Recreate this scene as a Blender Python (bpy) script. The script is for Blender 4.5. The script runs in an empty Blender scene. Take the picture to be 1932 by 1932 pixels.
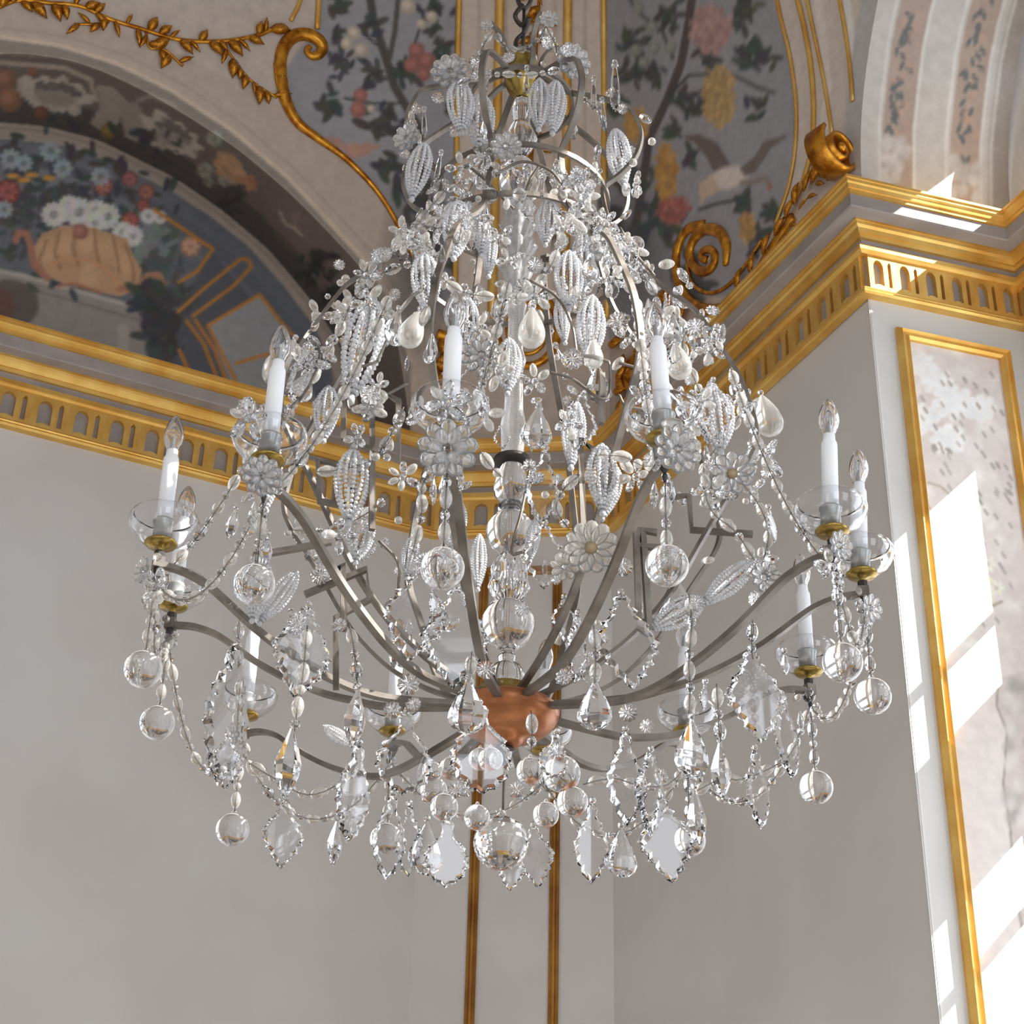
import bpy, bmesh, math, random
import numpy as np
from mathutils import Vector, Matrix, Quaternion

# ------------------------------------------------------------------ camera
F = 3396.3; PITCH = .537245; ROLL = .0259117; YAW = .4423016
CAM = np.array([0., 0., 1.6])
_fw = np.array([0, math.cos(PITCH), math.sin(PITCH)])
_u0 = np.array([0, -math.sin(PITCH), math.cos(PITCH)]); _r0 = np.array([1., 0, 0])
RT = math.cos(ROLL)*_r0 + math.sin(ROLL)*_u0
UP = math.cos(ROLL)*_u0 - math.sin(ROLL)*_r0
scene = bpy.context.scene
COL = scene.collection
cd = bpy.data.cameras.new('camera'); cam = bpy.data.objects.new('camera', cd); COL.objects.link(cam)
cd.sensor_width = 36; cd.sensor_fit = 'HORIZONTAL'; cd.lens = F/1932*36; cd.clip_end = 200
cam.matrix_world = Matrix(((RT[0], UP[0], -_fw[0], CAM[0]), (RT[1], UP[1], -_fw[1], CAM[1]), (RT[2], UP[2], -_fw[2], CAM[2]), (0, 0, 0, 1)))
scene.camera = cam

# ------------------------------------------------------------------ world, sun, window daylight, exposure
SUN_STRENGTH = 17.0
WIN_POWER = 112.0
BACK_POWER = 84.0
WORLD_STRENGTH = 0.8
EXPOSURE = 0.0
ZC = 7.4                                   # underside of the cornice
U = np.array([math.cos(YAW), math.sin(YAW), 0]); V = np.array([-U[1], U[0], 0])
CORNER = np.array([.385, 10.536, 0])       # where the two long walls would meet
UR = np.array([math.cos(math.radians(16)), math.sin(math.radians(16)), 0])   # along the splayed reveal
NR = np.array([UR[1], -UR[0], 0])          # reveal normal (into the bay)
P0 = np.array([1.82806, 7.47207, 0])       # foot of the reveal's outer edge
WREV = .92
sv = scene.view_settings
sv.view_transform = 'Standard'; sv.look = 'None'; sv.gamma = 1; sv.use_curve_mapping = False; sv.exposure = EXPOSURE
w = bpy.data.worlds.new('sky'); scene.world = w; w.use_nodes = True
w.node_tree.nodes['Background'].inputs[0].default_value = (.62, .74, 1, 1)
w.node_tree.nodes['Background'].inputs[1].default_value = WORLD_STRENGTH
sun_dir = -UR*1.0 - NR*.6 + np.array([0, 0, -.93])
sl = bpy.data.lights.new('sun', 'SUN'); sl.energy = SUN_STRENGTH; sl.angle = .007; sl.color = (1, .97, .92)
so = bpy.data.objects.new('sun', sl); COL.objects.link(so)
so.rotation_mode = 'QUATERNION'; so.rotation_quaternion = Vector(sun_dir).to_track_quat('-Z', 'Y')
so.location = (12, 0, 14)
def window_light(center, size, direction, power):
    l = bpy.data.lights.new('window_daylight', 'AREA'); l.shape = 'RECTANGLE'; l.size = size[0]; l.size_y = size[1]
    l.energy = power; l.color = (.94, .97, 1)
    o = bpy.data.objects.new('window_daylight', l); COL.objects.link(o)
    d = Vector(direction).normalized(); y = Vector((0, 0, 1)); x = y.cross(-d)
    x.normalize()
    m = Matrix((x, y, -d)).transposed().to_4x4(); m.translation = Vector(center); o.matrix_world = m
BAYS = [(3.39, 6.6), (7.6, 10.8)]
for (b0, b1) in BAYS:
    c = CORNER - V*(b0+b1)/2 + U*(WREV+.30)
    for (z0, z1) in ((1.2, 7.08), (7.75, 9.2)):
        window_light((c[0], c[1], (z0+z1)/2), (2.6, z1-z0), -U, WIN_POWER*(z1-z0)/6*((1.15 if z0 < 2 else .3) if b0 < 4 else 1.75))
for q in (-1.7, -4.7):
    c = CORNER-V*12.95+U*q; window_light((c[0], c[1], 3.85), (1.8, 5.3), V, BACK_POWER)
scene.cycles.max_bounces = 12; scene.cycles.transmission_bounces = 12; scene.cycles.glossy_bounces = 6
scene.cycles.diffuse_bounces = 4; scene.cycles.sample_clamp_indirect = 6; scene.cycles.transparent_max_bounces = 16

# ------------------------------------------------------------------ helpers
def ray(x, y): return _fw + RT*(x-966)/F - UP*(y-966)/F
def project(p):
    p = np.asarray(p, float) - CAM; d = p @ _fw
    return np.stack([966+F*(p@RT)/d, 966-F*(p@UP)/d], -1)
def onplane(x, y, p0, n):
    d = ray(x, y); t = ((np.asarray(p0)-CAM)@n)/(d@n); return CAM+t*d
def lin(c):
    c = np.asarray(c, float)/255.
    return np.where(c <= .04045, c/12.92, ((c+.055)/1.055)**2.4)
def rgba(c): return (*[float(x) for x in lin(c)], 1)
rnd = random.Random(7)

def nodes_of(name):
    m = bpy.data.materials.new(name); m.use_nodes = True
    return m, m.node_tree.nodes, m.node_tree.links, m.node_tree.nodes['Principled BSDF']
def mat(name, col, rough=.5, metal=0, noise=0, scale=8, bump=0, col2=None, trans=0, ior=1.45, spec=.5):
    m, n, l, b = nodes_of(name)
    b.inputs['Base Color'].default_value = rgba(col); b.inputs['Roughness'].default_value = rough
    b.inputs['Metallic'].default_value = metal; b.inputs['IOR'].default_value = ior
    b.inputs['Transmission Weight'].default_value = trans
    b.inputs['Specular IOR Level'].default_value = spec
    if noise or bump:
        tc = n.new('ShaderNodeTexCoord'); tx = n.new('ShaderNodeTexNoise')
        tx.inputs['Scale'].default_value = scale; tx.inputs['Detail'].default_value = 5
        l.new(tc.outputs['Object'], tx.inputs['Vector'])
        if noise:
            mx = n.new('ShaderNodeMix'); mx.data_type = 'RGBA'
            mx.inputs[6].default_value = rgba(col)
            mx.inputs[7].default_value = rgba(col2 if col2 is not None else [max(0, q*(1-noise)) for q in col])
            rp = n.new('ShaderNodeMapRange'); rp.inputs[1].default_value = .35; rp.inputs[2].default_value = .65
            l.new(tx.outputs['Fac'], rp.inputs[0]); l.new(rp.outputs[0], mx.inputs[0]); l.new(mx.outputs[2], b.inputs['Base Color'])
        if bump:
            bp = n.new('ShaderNodeBump'); bp.inputs['Strength'].default_value = bump; bp.inputs['Distance'].default_value = .01
            l.new(tx.outputs['Fac'], bp.inputs['Height']); l.new(bp.outputs[0], b.inputs['Normal'])
    return m
M = {}
M['wall'] = mat('pale_grey_plaster', (221, 219, 216), .85, noise=.07, scale=1.3, col2=(214, 209, 205))
M['reveal'] = mat('white_plaster', (224, 223, 220), .8, noise=.04, scale=2)
M['grey'] = mat('grey_stucco', (176, 168, 164), .8, noise=.12, scale=3)
M['vaultplain'] = mat('vault_plaster', (196, 182, 168), .85, noise=.1, scale=2)
M['gold'] = mat('gilding', (246, 206, 118), .36, .6, noise=.3, scale=5, col2=(228, 172, 80), bump=.06)
M['gold3'] = mat('aged_gilding', (186, 138, 66), .4, .6, noise=.3, scale=5, col2=(150, 100, 44))
M['gold2'] = mat('carved_gilding', (236, 172, 60), .3, .75, noise=.45, scale=14, col2=(170, 98, 22), bump=.35)
M['floor'] = mat('stone_floor', (186, 182, 178), .4, noise=.15, scale=2)
M['iron'] = mat('patinated_iron', (140, 133, 125), .4, .5, noise=.3, scale=14, col2=(100, 92, 84))
M['dark'] = mat('dark_iron', (70, 66, 64), .45, .8)
M['wire'] = mat('steel_wire', (110, 104, 96), .4, .8)
M['brass'] = mat('brass', (182, 156, 84), .28, .85, noise=.3, scale=20, col2=(140, 116, 58))
M['copper'] = mat('copper_bowl', (188, 122, 74), .28, .35, noise=.35, scale=9, col2=(140, 80, 44))
M['candle'] = mat('white_candle_sleeve', (240, 241, 244), .4)
M['tin'] = mat('tin_socket', (170, 170, 166), .35, .6)
M['glass'] = mat('crystal', (252, 253, 255), .0, trans=1, ior=1.5)
M['facet'] = mat('cut_crystal', (252, 253, 255), .01, trans=1, ior=1.56)
M['pearl'] = mat('milky_crystal', (250, 248, 243), .2, trans=.86, ior=1.48)
M['frost'] = mat('frosted_crystal', (246, 246, 246), .12, trans=.92, ior=1.5, bump=.5, scale=160)
M['bead'] = mat('frosty_bead_glass', (246, 247, 249), .12, trans=.6, ior=1.5)
M['petal'] = mat('pressed_petal_glass', (250, 250, 250), .07, trans=.88, ior=1.5)
M['tan'] = mat('amber_flower_centre', (206, 186, 150), .3, trans=.3, noise=.3, scale=200, col2=(160, 136, 100))

def painted(name, rough=.85):
    m, n, l, b = nodes_of(name)
    a = n.new('ShaderNodeVertexColor'); a.layer_name = 'paint'
    tc = n.new('ShaderNodeTexCoord'); tx = n.new('ShaderNodeTexNoise'); tx.inputs['Scale'].default_value = 14; tx.inputs['Detail'].default_value = 6
    l.new(tc.outputs['Object'], tx.inputs['Vector'])
    rp = n.new('ShaderNodeMapRange'); rp.inputs[3].default_value = .82; rp.inputs[4].default_value = 1.18
    l.new(tx.outputs['Fac'], rp.inputs[0])
    mx = n.new('ShaderNodeMix'); mx.data_type = 'RGBA'; mx.blend_type = 'MULTIPLY'; mx.inputs[0].default_value = 1
    l.new(a.outputs['Color'], mx.inputs[6]); l.new(rp.outputs[0], mx.inputs[7]); l.new(mx.outputs[2], b.inputs['Base Color'])
    b.inputs['Roughness'].default_value = rough
    return m
M['fresco'] = painted('fresco_paint')

def icos(r, c):
    t = (1+5**.5)/2; v = np.array([(-1, t, 0), (1, t, 0), (-1, -t, 0), (1, -t, 0), (0, -1, t), (0, 1, t), (0, -1, -t), (0, 1, -t), (t, 0, -1), (t, 0, 1), (-t, 0, -1), (-t, 0, 1)])/math.sqrt(1+t*t)
    f = [(0, 11, 5), (0, 5, 1), (0, 1, 7), (0, 7, 10), (0, 10, 11), (1, 5, 9), (5, 11, 4), (11, 10, 2), (10, 7, 6), (7, 1, 8), (3, 9, 4), (3, 4, 2), (3, 2, 6), (3, 6, 8), (3, 8, 9), (4, 9, 5), (2, 4, 11), (6, 2, 10), (8, 6, 7), (9, 8, 1)]
    return v*r+np.array(c), f
class MB:
    def __init__(self): self.v = []; self.f = []
    def add(self, vs, fs):
        o = len(self.v); self.v += [tuple(map(float, p)) for p in vs]; self.f += [tuple(i+o for i in q) for q in fs]; return self
    def box(self, c, ax, ay, az):
        c, ax, ay, az = [np.asarray(q, float) for q in (c, ax, ay, az)]
        vs = [c+sx*ax+sy*ay+sz*az for sz in (-1, 1) for sy in (-1, 1) for sx in (-1, 1)]
        return self.add(vs, [(0, 2, 3, 1), (4, 5, 7, 6), (0, 1, 5, 4), (2, 6, 7, 3), (0, 4, 6, 2), (1, 3, 7, 5)])
    def sweep(self, path, sec, up=(0, 0, 1), closed=False, caps=True, scales=None):
        P = [np.asarray(p, float) for p in path]; n = len(P); k = len(sec); vs = []
        up = np.asarray(up, float); prev = None
        for i in range(n):
            a = P[(i-1) % n] if (closed or i > 0) else P[0]; b = P[(i+1) % n] if (closed or i < n-1) else P[-1]
            t = b-a; t = t/(np.linalg.norm(t)+1e-12)
            s = np.cross(t, up)
            if np.linalg.norm(s) < .08: s = prev if prev is not None else np.cross(t, (1., .3, 0))
            s = s-t*(s@t); s = s/np.linalg.norm(s)
            if prev is not None and s@prev < 0: s = -s
            prev = s; nn = np.cross(s, t); q = 1 if scales is None else scales[i]
            for (x, y) in sec: vs.append(P[i]+s*x*q+nn*y*q)
        fs = []
        for i in range(n if closed else n-1):
            for j in range(k):
                a, b = i*k+j, i*k+(j+1) % k; c = ((i+1) % n)*k
                fs.append((a, b, c+(j+1) % k, c+j))
        if caps and not closed: fs += [tuple(range(k))[::-1], tuple((n-1)*k+j for j in range(k))]
        return self.add(vs, fs)
    def tube(self, path, r, n=8, **k):
        return self.sweep(path, [(r*math.cos(2*math.pi*j/n), r*math.sin(2*math.pi*j/n)) for j in range(n)], **k)
    def bar(self, path, wx, wy, **k): return self.sweep(path, [(-wx, -wy), (wx, -wy), (wx, wy), (-wx, wy)], **k)
    def lathe(self, prof, n=24, c=(0, 0, 0), flute=0, nf=0):
        vs = []; k = len(prof)
        for i in range(n):
            a = 2*math.pi*i/n; q = 1+flute*math.cos(nf*a)
            for (r, z) in prof: vs.append((c[0]+max(r, 1e-4)*q*math.cos(a), c[1]+max(r, 1e-4)*q*math.sin(a), c[2]+z))
        fs = []
        for i in range(n):
            for j in range(k-1):
                a, b = i*k+j, ((i+1) % n)*k+j
                fs.append((a, b, b+1, a+1))
        self.add(vs, fs)
        return self
    def mesh(self, name, material, smooth=True):
        me = bpy.data.meshes.new(name); me.from_pydata(self.v, [], self.f)
        bm = bmesh.new(); bm.from_mesh(me); bmesh.ops.remove_doubles(bm, verts=bm.verts, dist=2e-5)
        bmesh.ops.recalc_face_normals(bm, faces=bm.faces); bm.to_mesh(me); bm.free()
        me.materials.append(M[material])
        for p in me.polygons: p.use_smooth = smooth
        return me
def obj(name, me, parent=None, loc=None, matrix=None):
    o = bpy.data.objects.new(name, me); COL.objects.link(o)
    if parent is not None: o.parent = parent
    if matrix is not None: o.matrix_basis = matrix
    elif loc is not None: o.location = [float(q) for q in loc]
    return o
def struct(o): o['kind'] = 'structure'; return o
def tag(o, label, cat, group=None):
    o['label'] = label; o['category'] = cat
    if group: o['group'] = group
    return o
def empty(name, loc):
    o = bpy.data.objects.new(name, None); COL.objects.link(o); o.location = [float(q) for q in loc]; o.empty_display_size = .1; return o
def smoothpath(pts, n=8):
    P = [np.asarray(p, float) for p in pts]; P = [2*P[0]-P[1]]+P+[2*P[-1]-P[-2]]; out = []
    for i in range(1, len(P)-2):
        for k in range(n):
            t = k/n; a, b, c, d = P[i-1:i+3]
            out.append(.5*((2*b)+(c-a)*t+(2*a-5*b+4*c-d)*t*t+(3*b-a-3*c+d)*t**3))
    out.append(P[-2]); return out

# ------------------------------------------------------------------ fresco painter (flat paint laid on real surfaces)
PX0, PY0, PS = -420, -320, 2
PW, PH = (2120-PX0)//PS, (1960-PY0)//PS
CV = np.zeros((PH, PW, 3)); CV[:] = (168, 152, 138)
def _bb(xs, ys, pad):
    x0 = max(0, int((min(xs)-pad-PX0)/PS)); x1 = min(PW, int((max(xs)+pad-PX0)/PS)+2)
    y0 = max(0, int((min(ys)-pad-PY0)/PS)); y1 = min(PH, int((max(ys)+pad-PY0)/PS)+2)
    if x1 <= x0 or y1 <= y0: return None
    gx, gy = np.meshgrid(np.arange(x0, x1)*PS+PX0, np.arange(y0, y1)*PS+PY0)
    return slice(y0, y1), slice(x0, x1), gx, gy
def _put(s, m, col):
    CV[s[0], s[1]] = CV[s[0], s[1]]*(1-m[..., None]) + np.asarray(col, float)*m[..., None]
def inside(pts, gx, gy):
    r = np.zeros(gx.shape, bool); n = len(pts)
    for i in range(n):
        (xa, ya), (xb, yb) = pts[i], pts[(i+1) % n]
        if ya == yb: continue
        c = ((ya > gy) != (yb > gy)) & (gx < (xb-xa)*(gy-ya)/(yb-ya)+xa); r ^= c
    return r
def poly(pts, col, a=1.):
    s = _bb([p[0] for p in pts], [p[1] for p in pts], 0)
    if s: _put(s, inside(pts, s[2], s[3])*a, col)
def blob(x, y, rx, ry=None, col=(0, 0, 0), a=1., ang=0., soft=.25):
    ry = ry or rx; s = _bb([x-max(rx, ry), x+max(rx, ry)], [y-max(rx, ry), y+max(rx, ry)], 4)
    if not s: return
    dx, dy = s[2]-x, s[3]-y; c, q = math.cos(ang), math.sin(ang)
    d = np.hypot((dx*c+dy*q)/rx, (-dx*q+dy*c)/ry)
    _put(s, np.clip((1-d)/soft+.0, 0, 1)*a, col)
def stroke(pts, wd, col, a=1.):
    s = _bb([p[0] for p in pts], [p[1] for p in pts], wd)
    if not s: return
    d = np.full(s[2].shape, 1e9)
    for (xa, ya), (xb, yb) in zip(pts, pts[1:]):
        vx, vy = xb-xa, yb-ya; t = np.clip(((s[2]-xa)*vx+(s[3]-ya)*vy)/(vx*vx+vy*vy+1e-9), 0, 1)
        d = np.minimum(d, np.hypot(s[2]-xa-t*vx, s[3]-ya-t*vy))
    _put(s, np.clip(wd/2+.8-d, 0, 1)*a, col)
def leaf(x, y, r, ang, col): blob(x+math.cos(ang)*r*.5, y+math.sin(ang)*r*.5, r, r*.42, col, .95, ang, .3)
def leaves(x, y, n, spread, r, col):
    for _ in range(int(n*1.5)):
        a = rnd.uniform(0, 6.28); d = rnd.uniform(0, spread*1.1); q = [c+rnd.uniform(-9, 9) for c in col]
        leaf(x+d*math.cos(a), y+d*math.sin(a), r*rnd.uniform(.7, 1.25), rnd.uniform(0, 6.28), q)
def berries(x, y, rx, ry, n, r, col, ang=0):
    blob(x, y, rx, ry, [c*.86 for c in col], .9, ang, .3)
    for _ in range(n):
        a = rnd.uniform(0, 6.28); d = math.sqrt(rnd.random()); k = rnd.uniform(-14, 16)
        X, Y = rx*d*math.cos(a), ry*d*math.sin(a)
        blob(x+X*math.cos(ang)-Y*math.sin(ang), y+X*math.sin(ang)+Y*math.cos(ang), r, r, [c+k for c in col], .9, 0, .5)
def fruit(x, y, r, col):
    blob(x, y, r, r, [c*.82 for c in col], 1, 0, .2); blob(x-r*.15, y-r*.15, r*.72, r*.72, col, .9, 0, .6)
def flower(x, y, r, col, n=9):
    for k in range(n):
        a = 6.28*k/n; blob(x+r*.62*math.cos(a), y+r*.62*math.sin(a), r*.42, r*.26, [c+rnd.uniform(-10, 8) for c in col], .95, a, .3)
    blob(x, y, r*.25, r*.25, [c*.8 for c in col], .9)
INNER = [(-420, 700), (-400, 560), (-330, 430), (-230, 330), (-110, 280), (0, 262), (90, 270), (134, 279), (232, 315), (326, 362), (398, 409), (471, 467), (536, 540), (594, 616), (625, 690), (640, 760), (645, 830)]
BAND = [(-450, 700), (-430, 550), (-355, 405), (-245, 300), (-115, 248), (0, 231), (90, 239), (181, 263), (232, 286), (326, 333), (417, 395), (507, 471), (580, 558), (634, 638), (662, 710), (680, 780), (690, 860), (700, 960)]
SOFF = [(-560, 700), (-540, 500), (-450, 330), (-320, 205), (-160, 128), (0, 102), (109, 110), (188, 133), (275, 174), (362, 225), (453, 286), (543, 362), (616, 435), (681, 507), (722, 580), (750, 650), (765, 740), (778, 850)]
GREYB = [(-420, 180), (-200, 100), (0, 70), (109, 85), (217, 118), (326, 172), (435, 244), (543, 335), (634, 433), (700, 505), (745, 580), (775, 680)]
PENDL = [(612, -320), (600, 0), (592, 60), (560, 100), (533, 140), (540, 190), (575, 245), (640, 290), (700, 350), (735, 400), (765, 460), (800, 540), (858, 640), (862, 300), (864, 0), (868, -320)]
PENDR = [(1140, -320), (1140, 0), (1140, 300), (1146, 640), (1240, 600), (1290, 560), (1390, 560), (1440, 480), (1478, 400), (1498, 310), (1505, 230), (1492, 110), (1462, 0), (1400, -320)]
DG = (64, 66, 66)
def paint_all():
    # vault plaster bands
    poly([(-420, -320), (600, -320), (600, 20), (533, 140), (560, 215), (300, 80), (0, -10), (-420, 60)], (172, 160, 149))
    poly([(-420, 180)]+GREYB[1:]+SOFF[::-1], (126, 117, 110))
    stroke(GREYB, 7, (188, 170, 150)); stroke(SOFF, 5, (150, 136, 122))
    stroke([(x+14, y-16) for x, y in GREYB], 4, (150, 138, 126))
    # pendentive left
    poly(PENDL, (134, 133, 138)); blob(720, 200, 160, 240, (146, 145, 149), .4, 0, 1)
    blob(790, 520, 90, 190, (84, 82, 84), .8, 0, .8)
    stroke([(690, -60), (705, 40), (722, 90), (745, 165), (790, 240), (805, 340), (800, 470)], 15, (74, 69, 68))
    stroke([(752, -10), (745, 60), (735, 110)], 9, (78, 74, 72)); stroke([(725, 95), (680, 60), (640, 60)], 4, DG)
    stroke([(760, 195), (700, 195), (650, 185)], 4, DG); stroke([(770, 120), (790, 60), (800, 20)], 4, DG)
    for (x, y, n, sp, r) in [(640, 120, 14, 24, 14), (632, 70, 6, 14, 13), (625, 195, 10, 22, 17), (720, 225, 10, 30, 20), (760, 140, 10, 26, 16), (700, 140, 8, 20, 15), (880, 20, 6, 16, 18), (700, 40, 8, 26, 15),
                             (830, 90, 8, 18, 16), (640, 5, 8, 20, 16), (760, 250, 8, 24, 18), (730, 310, 10, 24, 17), (820, 30, 10, 26, 15), (780, 350, 18, 36, 20), (830, 470, 20, 40, 20), (800, 420, 16, 40, 18), (850, 200, 8, 12, 14)]: leaves(x, y, n, sp, r, DG)
    for (x, y, r) in [(786, 95, 17), (806, 115, 18), (778, 122, 18), (800, 140, 14), (680, 180, 15), (676, 207, 17)]: fruit(x, y, r, (164, 104, 95))
    for (x, y, r) in [(668, 62, 15), (655, 82, 14), (682, 95, 16), (770, 12, 17), (815, 32, 13), (795, 45, 11), (700, 205, 9)]: fruit(x, y, r, (190, 176, 158))
    poly([(590, 262), (640, 258), (662, 280), (690, 268), (720, 275), (690, 295), (660, 300), (640, 310), (655, 285), (620, 275)], (162, 120, 106), .9)
    blob(668, 282, 16, 14, (170, 128, 110))
    # central rib
    poly([(868, -320), (1140, -320), (1140, 640), (862, 640), (862, 0)], (182, 166, 152))
    for x in (905, 955, 1048, 1105): stroke([(x, -320), (x-3, 620)], 5, (160, 145, 132))
    # pendentive right
    poly(PENDR, (137, 136, 141)); blob(1330, 180, 170, 260, (148, 147, 152), .4, 0, 1)
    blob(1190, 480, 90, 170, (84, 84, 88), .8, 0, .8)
    stroke([(1312, -60), (1300, 40), (1285, 120), (1258, 190), (1225, 260), (1212, 350), (1190, 480)], 15, (80, 72, 70))
    stroke([(1262, 180), (1300, 142), (1350, 140)], 5, DG); stroke([(1270, 110), (1250, 60), (1200, 20), (1180, -20)], 5, DG)
    stroke([(1380, 140), (1430, 165), (1460, 175)], 5, DG); stroke([(1320, 395), (1350, 385), (1400, 375)], 5, DG)
    for (x, y, n, sp, r) in [(1195, 80, 14, 24, 14), (1200, 140, 14, 26, 14), (1260, 30, 12, 34, 15), (1405, 20, 16, 30, 17), (1410, 100, 16, 28, 16), (1330, 110, 9, 22, 13), (1320, 200, 14, 28, 15), (1430, 200, 10, 20, 14), (1450, 110, 8, 16, 13), (1280, 190, 6, 16, 14),
                             (1165, 200, 10, 20, 14), (1300, 300, 8, 14, 14), (1270, 240, 8, 18, 14), (1400, 390, 10, 22, 14), (1250, 420, 22, 46, 20), (1195, 330, 16, 36, 18), (1160, 430, 16, 36, 20), (1450, 400, 12, 22, 14), (1300, 520, 16, 40, 18), (1240, 140, 8, 20, 15), (1430, 450, 14, 26, 14)]: leaves(x, y, n, sp, r, (70, 73, 72))
    berries(1356, 180, 32, 62, 130, 6, (172, 140, 88)); berries(1200, 235, 24, 34, 60, 6, (182, 138, 70)); berries(1258, 325, 22, 56, 90, 6, (178, 132, 66))
    berries(1340, 55, 42, 46, 110, 7, (164, 126, 121)); berries(1270, 395, 34, 26, 50, 6, (160, 92, 84)); berries(1410, 430, 16, 32, 40, 5, (170, 130, 74))
    for (x, y) in [(1205, 15), (1200, 95), (1235, 92), (1265, 90), (1215, 118), (1230, 50)]: fruit(x, y, 13, (142, 146, 136))
    poly([(1285, 257), (1318, 253), (1352, 268), (1372, 300), (1384, 322), (1352, 334), (1335, 300), (1310, 270)], (100, 90, 86))
    blob(1375, 335, 44, 25, (192, 182, 172), 1, -.25, .3); poly([(1318, 345), (1345, 330), (1360, 360), (1330, 375), (1322, 388)], (182, 158, 136))
    poly([(1395, 318), (1425, 295), (1440, 268), (1480, 254), (1488, 258), (1455, 280), (1425, 325), (1405, 332)], (106, 96, 92))
    stroke([(1400, 345), (1425, 343), (1442, 335), (1454, 350)], 9, (128, 118, 108)); blob(1452, 352, 5, 9, (150, 100, 80))
    # right of pendentive : mouldings
    poly([(1462, -320), (1700, -320), (1660, 0), (1640, 100), (1625, 230), (1625, 340), (1440, 560), (1390, 560), (1478, 400), (1505, 230), (1492, 110), (1462, 0)], (184, 172, 160))
    stroke([(1530, -60), (1552, 60), (1560, 160), (1556, 260)], 16, (196, 186, 176)); stroke([(1595, -20), (1610, 110), (1612, 260)], 14, (205, 198, 192))
    # soffit of the wall arch
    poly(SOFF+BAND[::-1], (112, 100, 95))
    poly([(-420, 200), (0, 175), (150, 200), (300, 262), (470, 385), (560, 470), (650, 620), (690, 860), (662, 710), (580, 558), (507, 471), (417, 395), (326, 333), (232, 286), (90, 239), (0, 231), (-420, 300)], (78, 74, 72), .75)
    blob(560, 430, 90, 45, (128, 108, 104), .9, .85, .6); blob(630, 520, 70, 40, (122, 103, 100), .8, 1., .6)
    stroke([(-200, 140), (0, 118), (120, 128), (170, 150), (182, 190)], 9, (168, 154, 140)); stroke([(262, 190), (285, 180), (330, 200)], 8, (150, 138, 128))
    poly([(182, 160), (215, 165), (240, 190), (225, 230), (200, 255), (170, 232), (190, 200)], (158, 148, 138)); poly([(225, 190), (262, 195), (275, 230), (262, 270), (235, 258)], (150, 140, 131))
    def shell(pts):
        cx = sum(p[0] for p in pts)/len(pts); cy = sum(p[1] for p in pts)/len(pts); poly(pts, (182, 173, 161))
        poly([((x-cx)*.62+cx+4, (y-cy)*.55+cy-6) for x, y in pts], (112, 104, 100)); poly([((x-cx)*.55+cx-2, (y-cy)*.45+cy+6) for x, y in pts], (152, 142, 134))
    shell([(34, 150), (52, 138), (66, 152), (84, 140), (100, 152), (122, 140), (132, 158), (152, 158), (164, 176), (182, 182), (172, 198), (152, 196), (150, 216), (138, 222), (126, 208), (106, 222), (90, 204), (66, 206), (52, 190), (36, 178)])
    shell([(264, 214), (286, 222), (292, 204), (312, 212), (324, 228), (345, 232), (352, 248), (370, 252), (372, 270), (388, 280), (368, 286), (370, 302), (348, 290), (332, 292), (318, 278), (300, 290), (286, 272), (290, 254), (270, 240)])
    for (x, y, r, c) in [(10, 150, 22, (170, 120, 92)), (18, 188, 26, (176, 126, 96)), (62, 136, 11, (160, 110, 84)), (78, 214, 16, (140, 96, 74)), (205, 247, 17, (160, 132, 70)), (-40, 170, 26, (150, 120, 90))]: fruit(x, y, r, c)
    berries(432, 318, 24, 34, 90, 6, (188, 146, 106), -.7); berries(468, 345, 16, 14, 30, 5, (180, 128, 96))
    for (x, y, r) in [(404, 262, 17), (388, 322, 16), (424, 343, 12), (395, 345, 10)]: flower(x, y, r, (158, 158, 146))
    leaves(430, 380, 14, 40, 13, (72, 70, 66)); leaves(600, 500, 26, 34, 13, (62, 60, 60)); leaves(640, 560, 20, 26, 13, (62, 60, 60)); leaves(300, 300, 10, 50, 10, (74, 72, 68))
    stroke([(528, 400), (540, 425), (560, 430)], 4, (176, 162, 152)); stroke([(560, 402), (552, 428), (570, 445)], 4, (176, 162, 152))
    # beige fillet
    poly(BAND+INNER[::-1], (166, 150, 136)); stroke([(x-3, y+9) for x, y in BAND], 3, (140, 126, 116))
    # lunette
    poly(INNER, (100, 103, 110)); blob(60, 330, 330, 80, (128, 130, 134), .6, .2, .8)
    stroke([(x-24, y+34) for x, y in INNER[5:]], 22, (92, 95, 104)); stroke([(x-44, y+58) for x, y in INNER[5:]], 3, (122, 122, 124))
    poly([(398, 472), (470, 560), (560, 700), (580, 800), (300, 760), (330, 600)], (86, 88, 95)); blob(470, 690, 90, 100, (140, 141, 142), .0)
    poly([(488, 556), (535, 612), (600, 760), (450, 760), (392, 616)], (142, 143, 144))
    poly([(-420, 470), (42, 518), (275, 583), (284, 620), (282, 760), (-420, 700)], (140, 133, 127))
    stroke([(-420, 430), (42, 520), (275, 585)], 8, (168, 161, 152)); stroke([(-420, 460), (56, 545), (272, 606)], 4, (120, 113, 108)); stroke([(232, 620), (236, 760)], 20, (156, 149, 142))
    blob(14, 575, 62, 50, (98, 88, 84), 1, 0, .1); blob(5, 580, 26, 38, (112, 74, 68), .8)
    leaves(150, 390, 130, 170, 17, (72, 74, 74)); leaves(20, 400, 60, 110, 17, (76, 78, 80)); leaves(300, 480, 40, 46, 18, (84, 90, 90)); leaves(290, 450, 30, 40, 16, (118, 126, 124))
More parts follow.
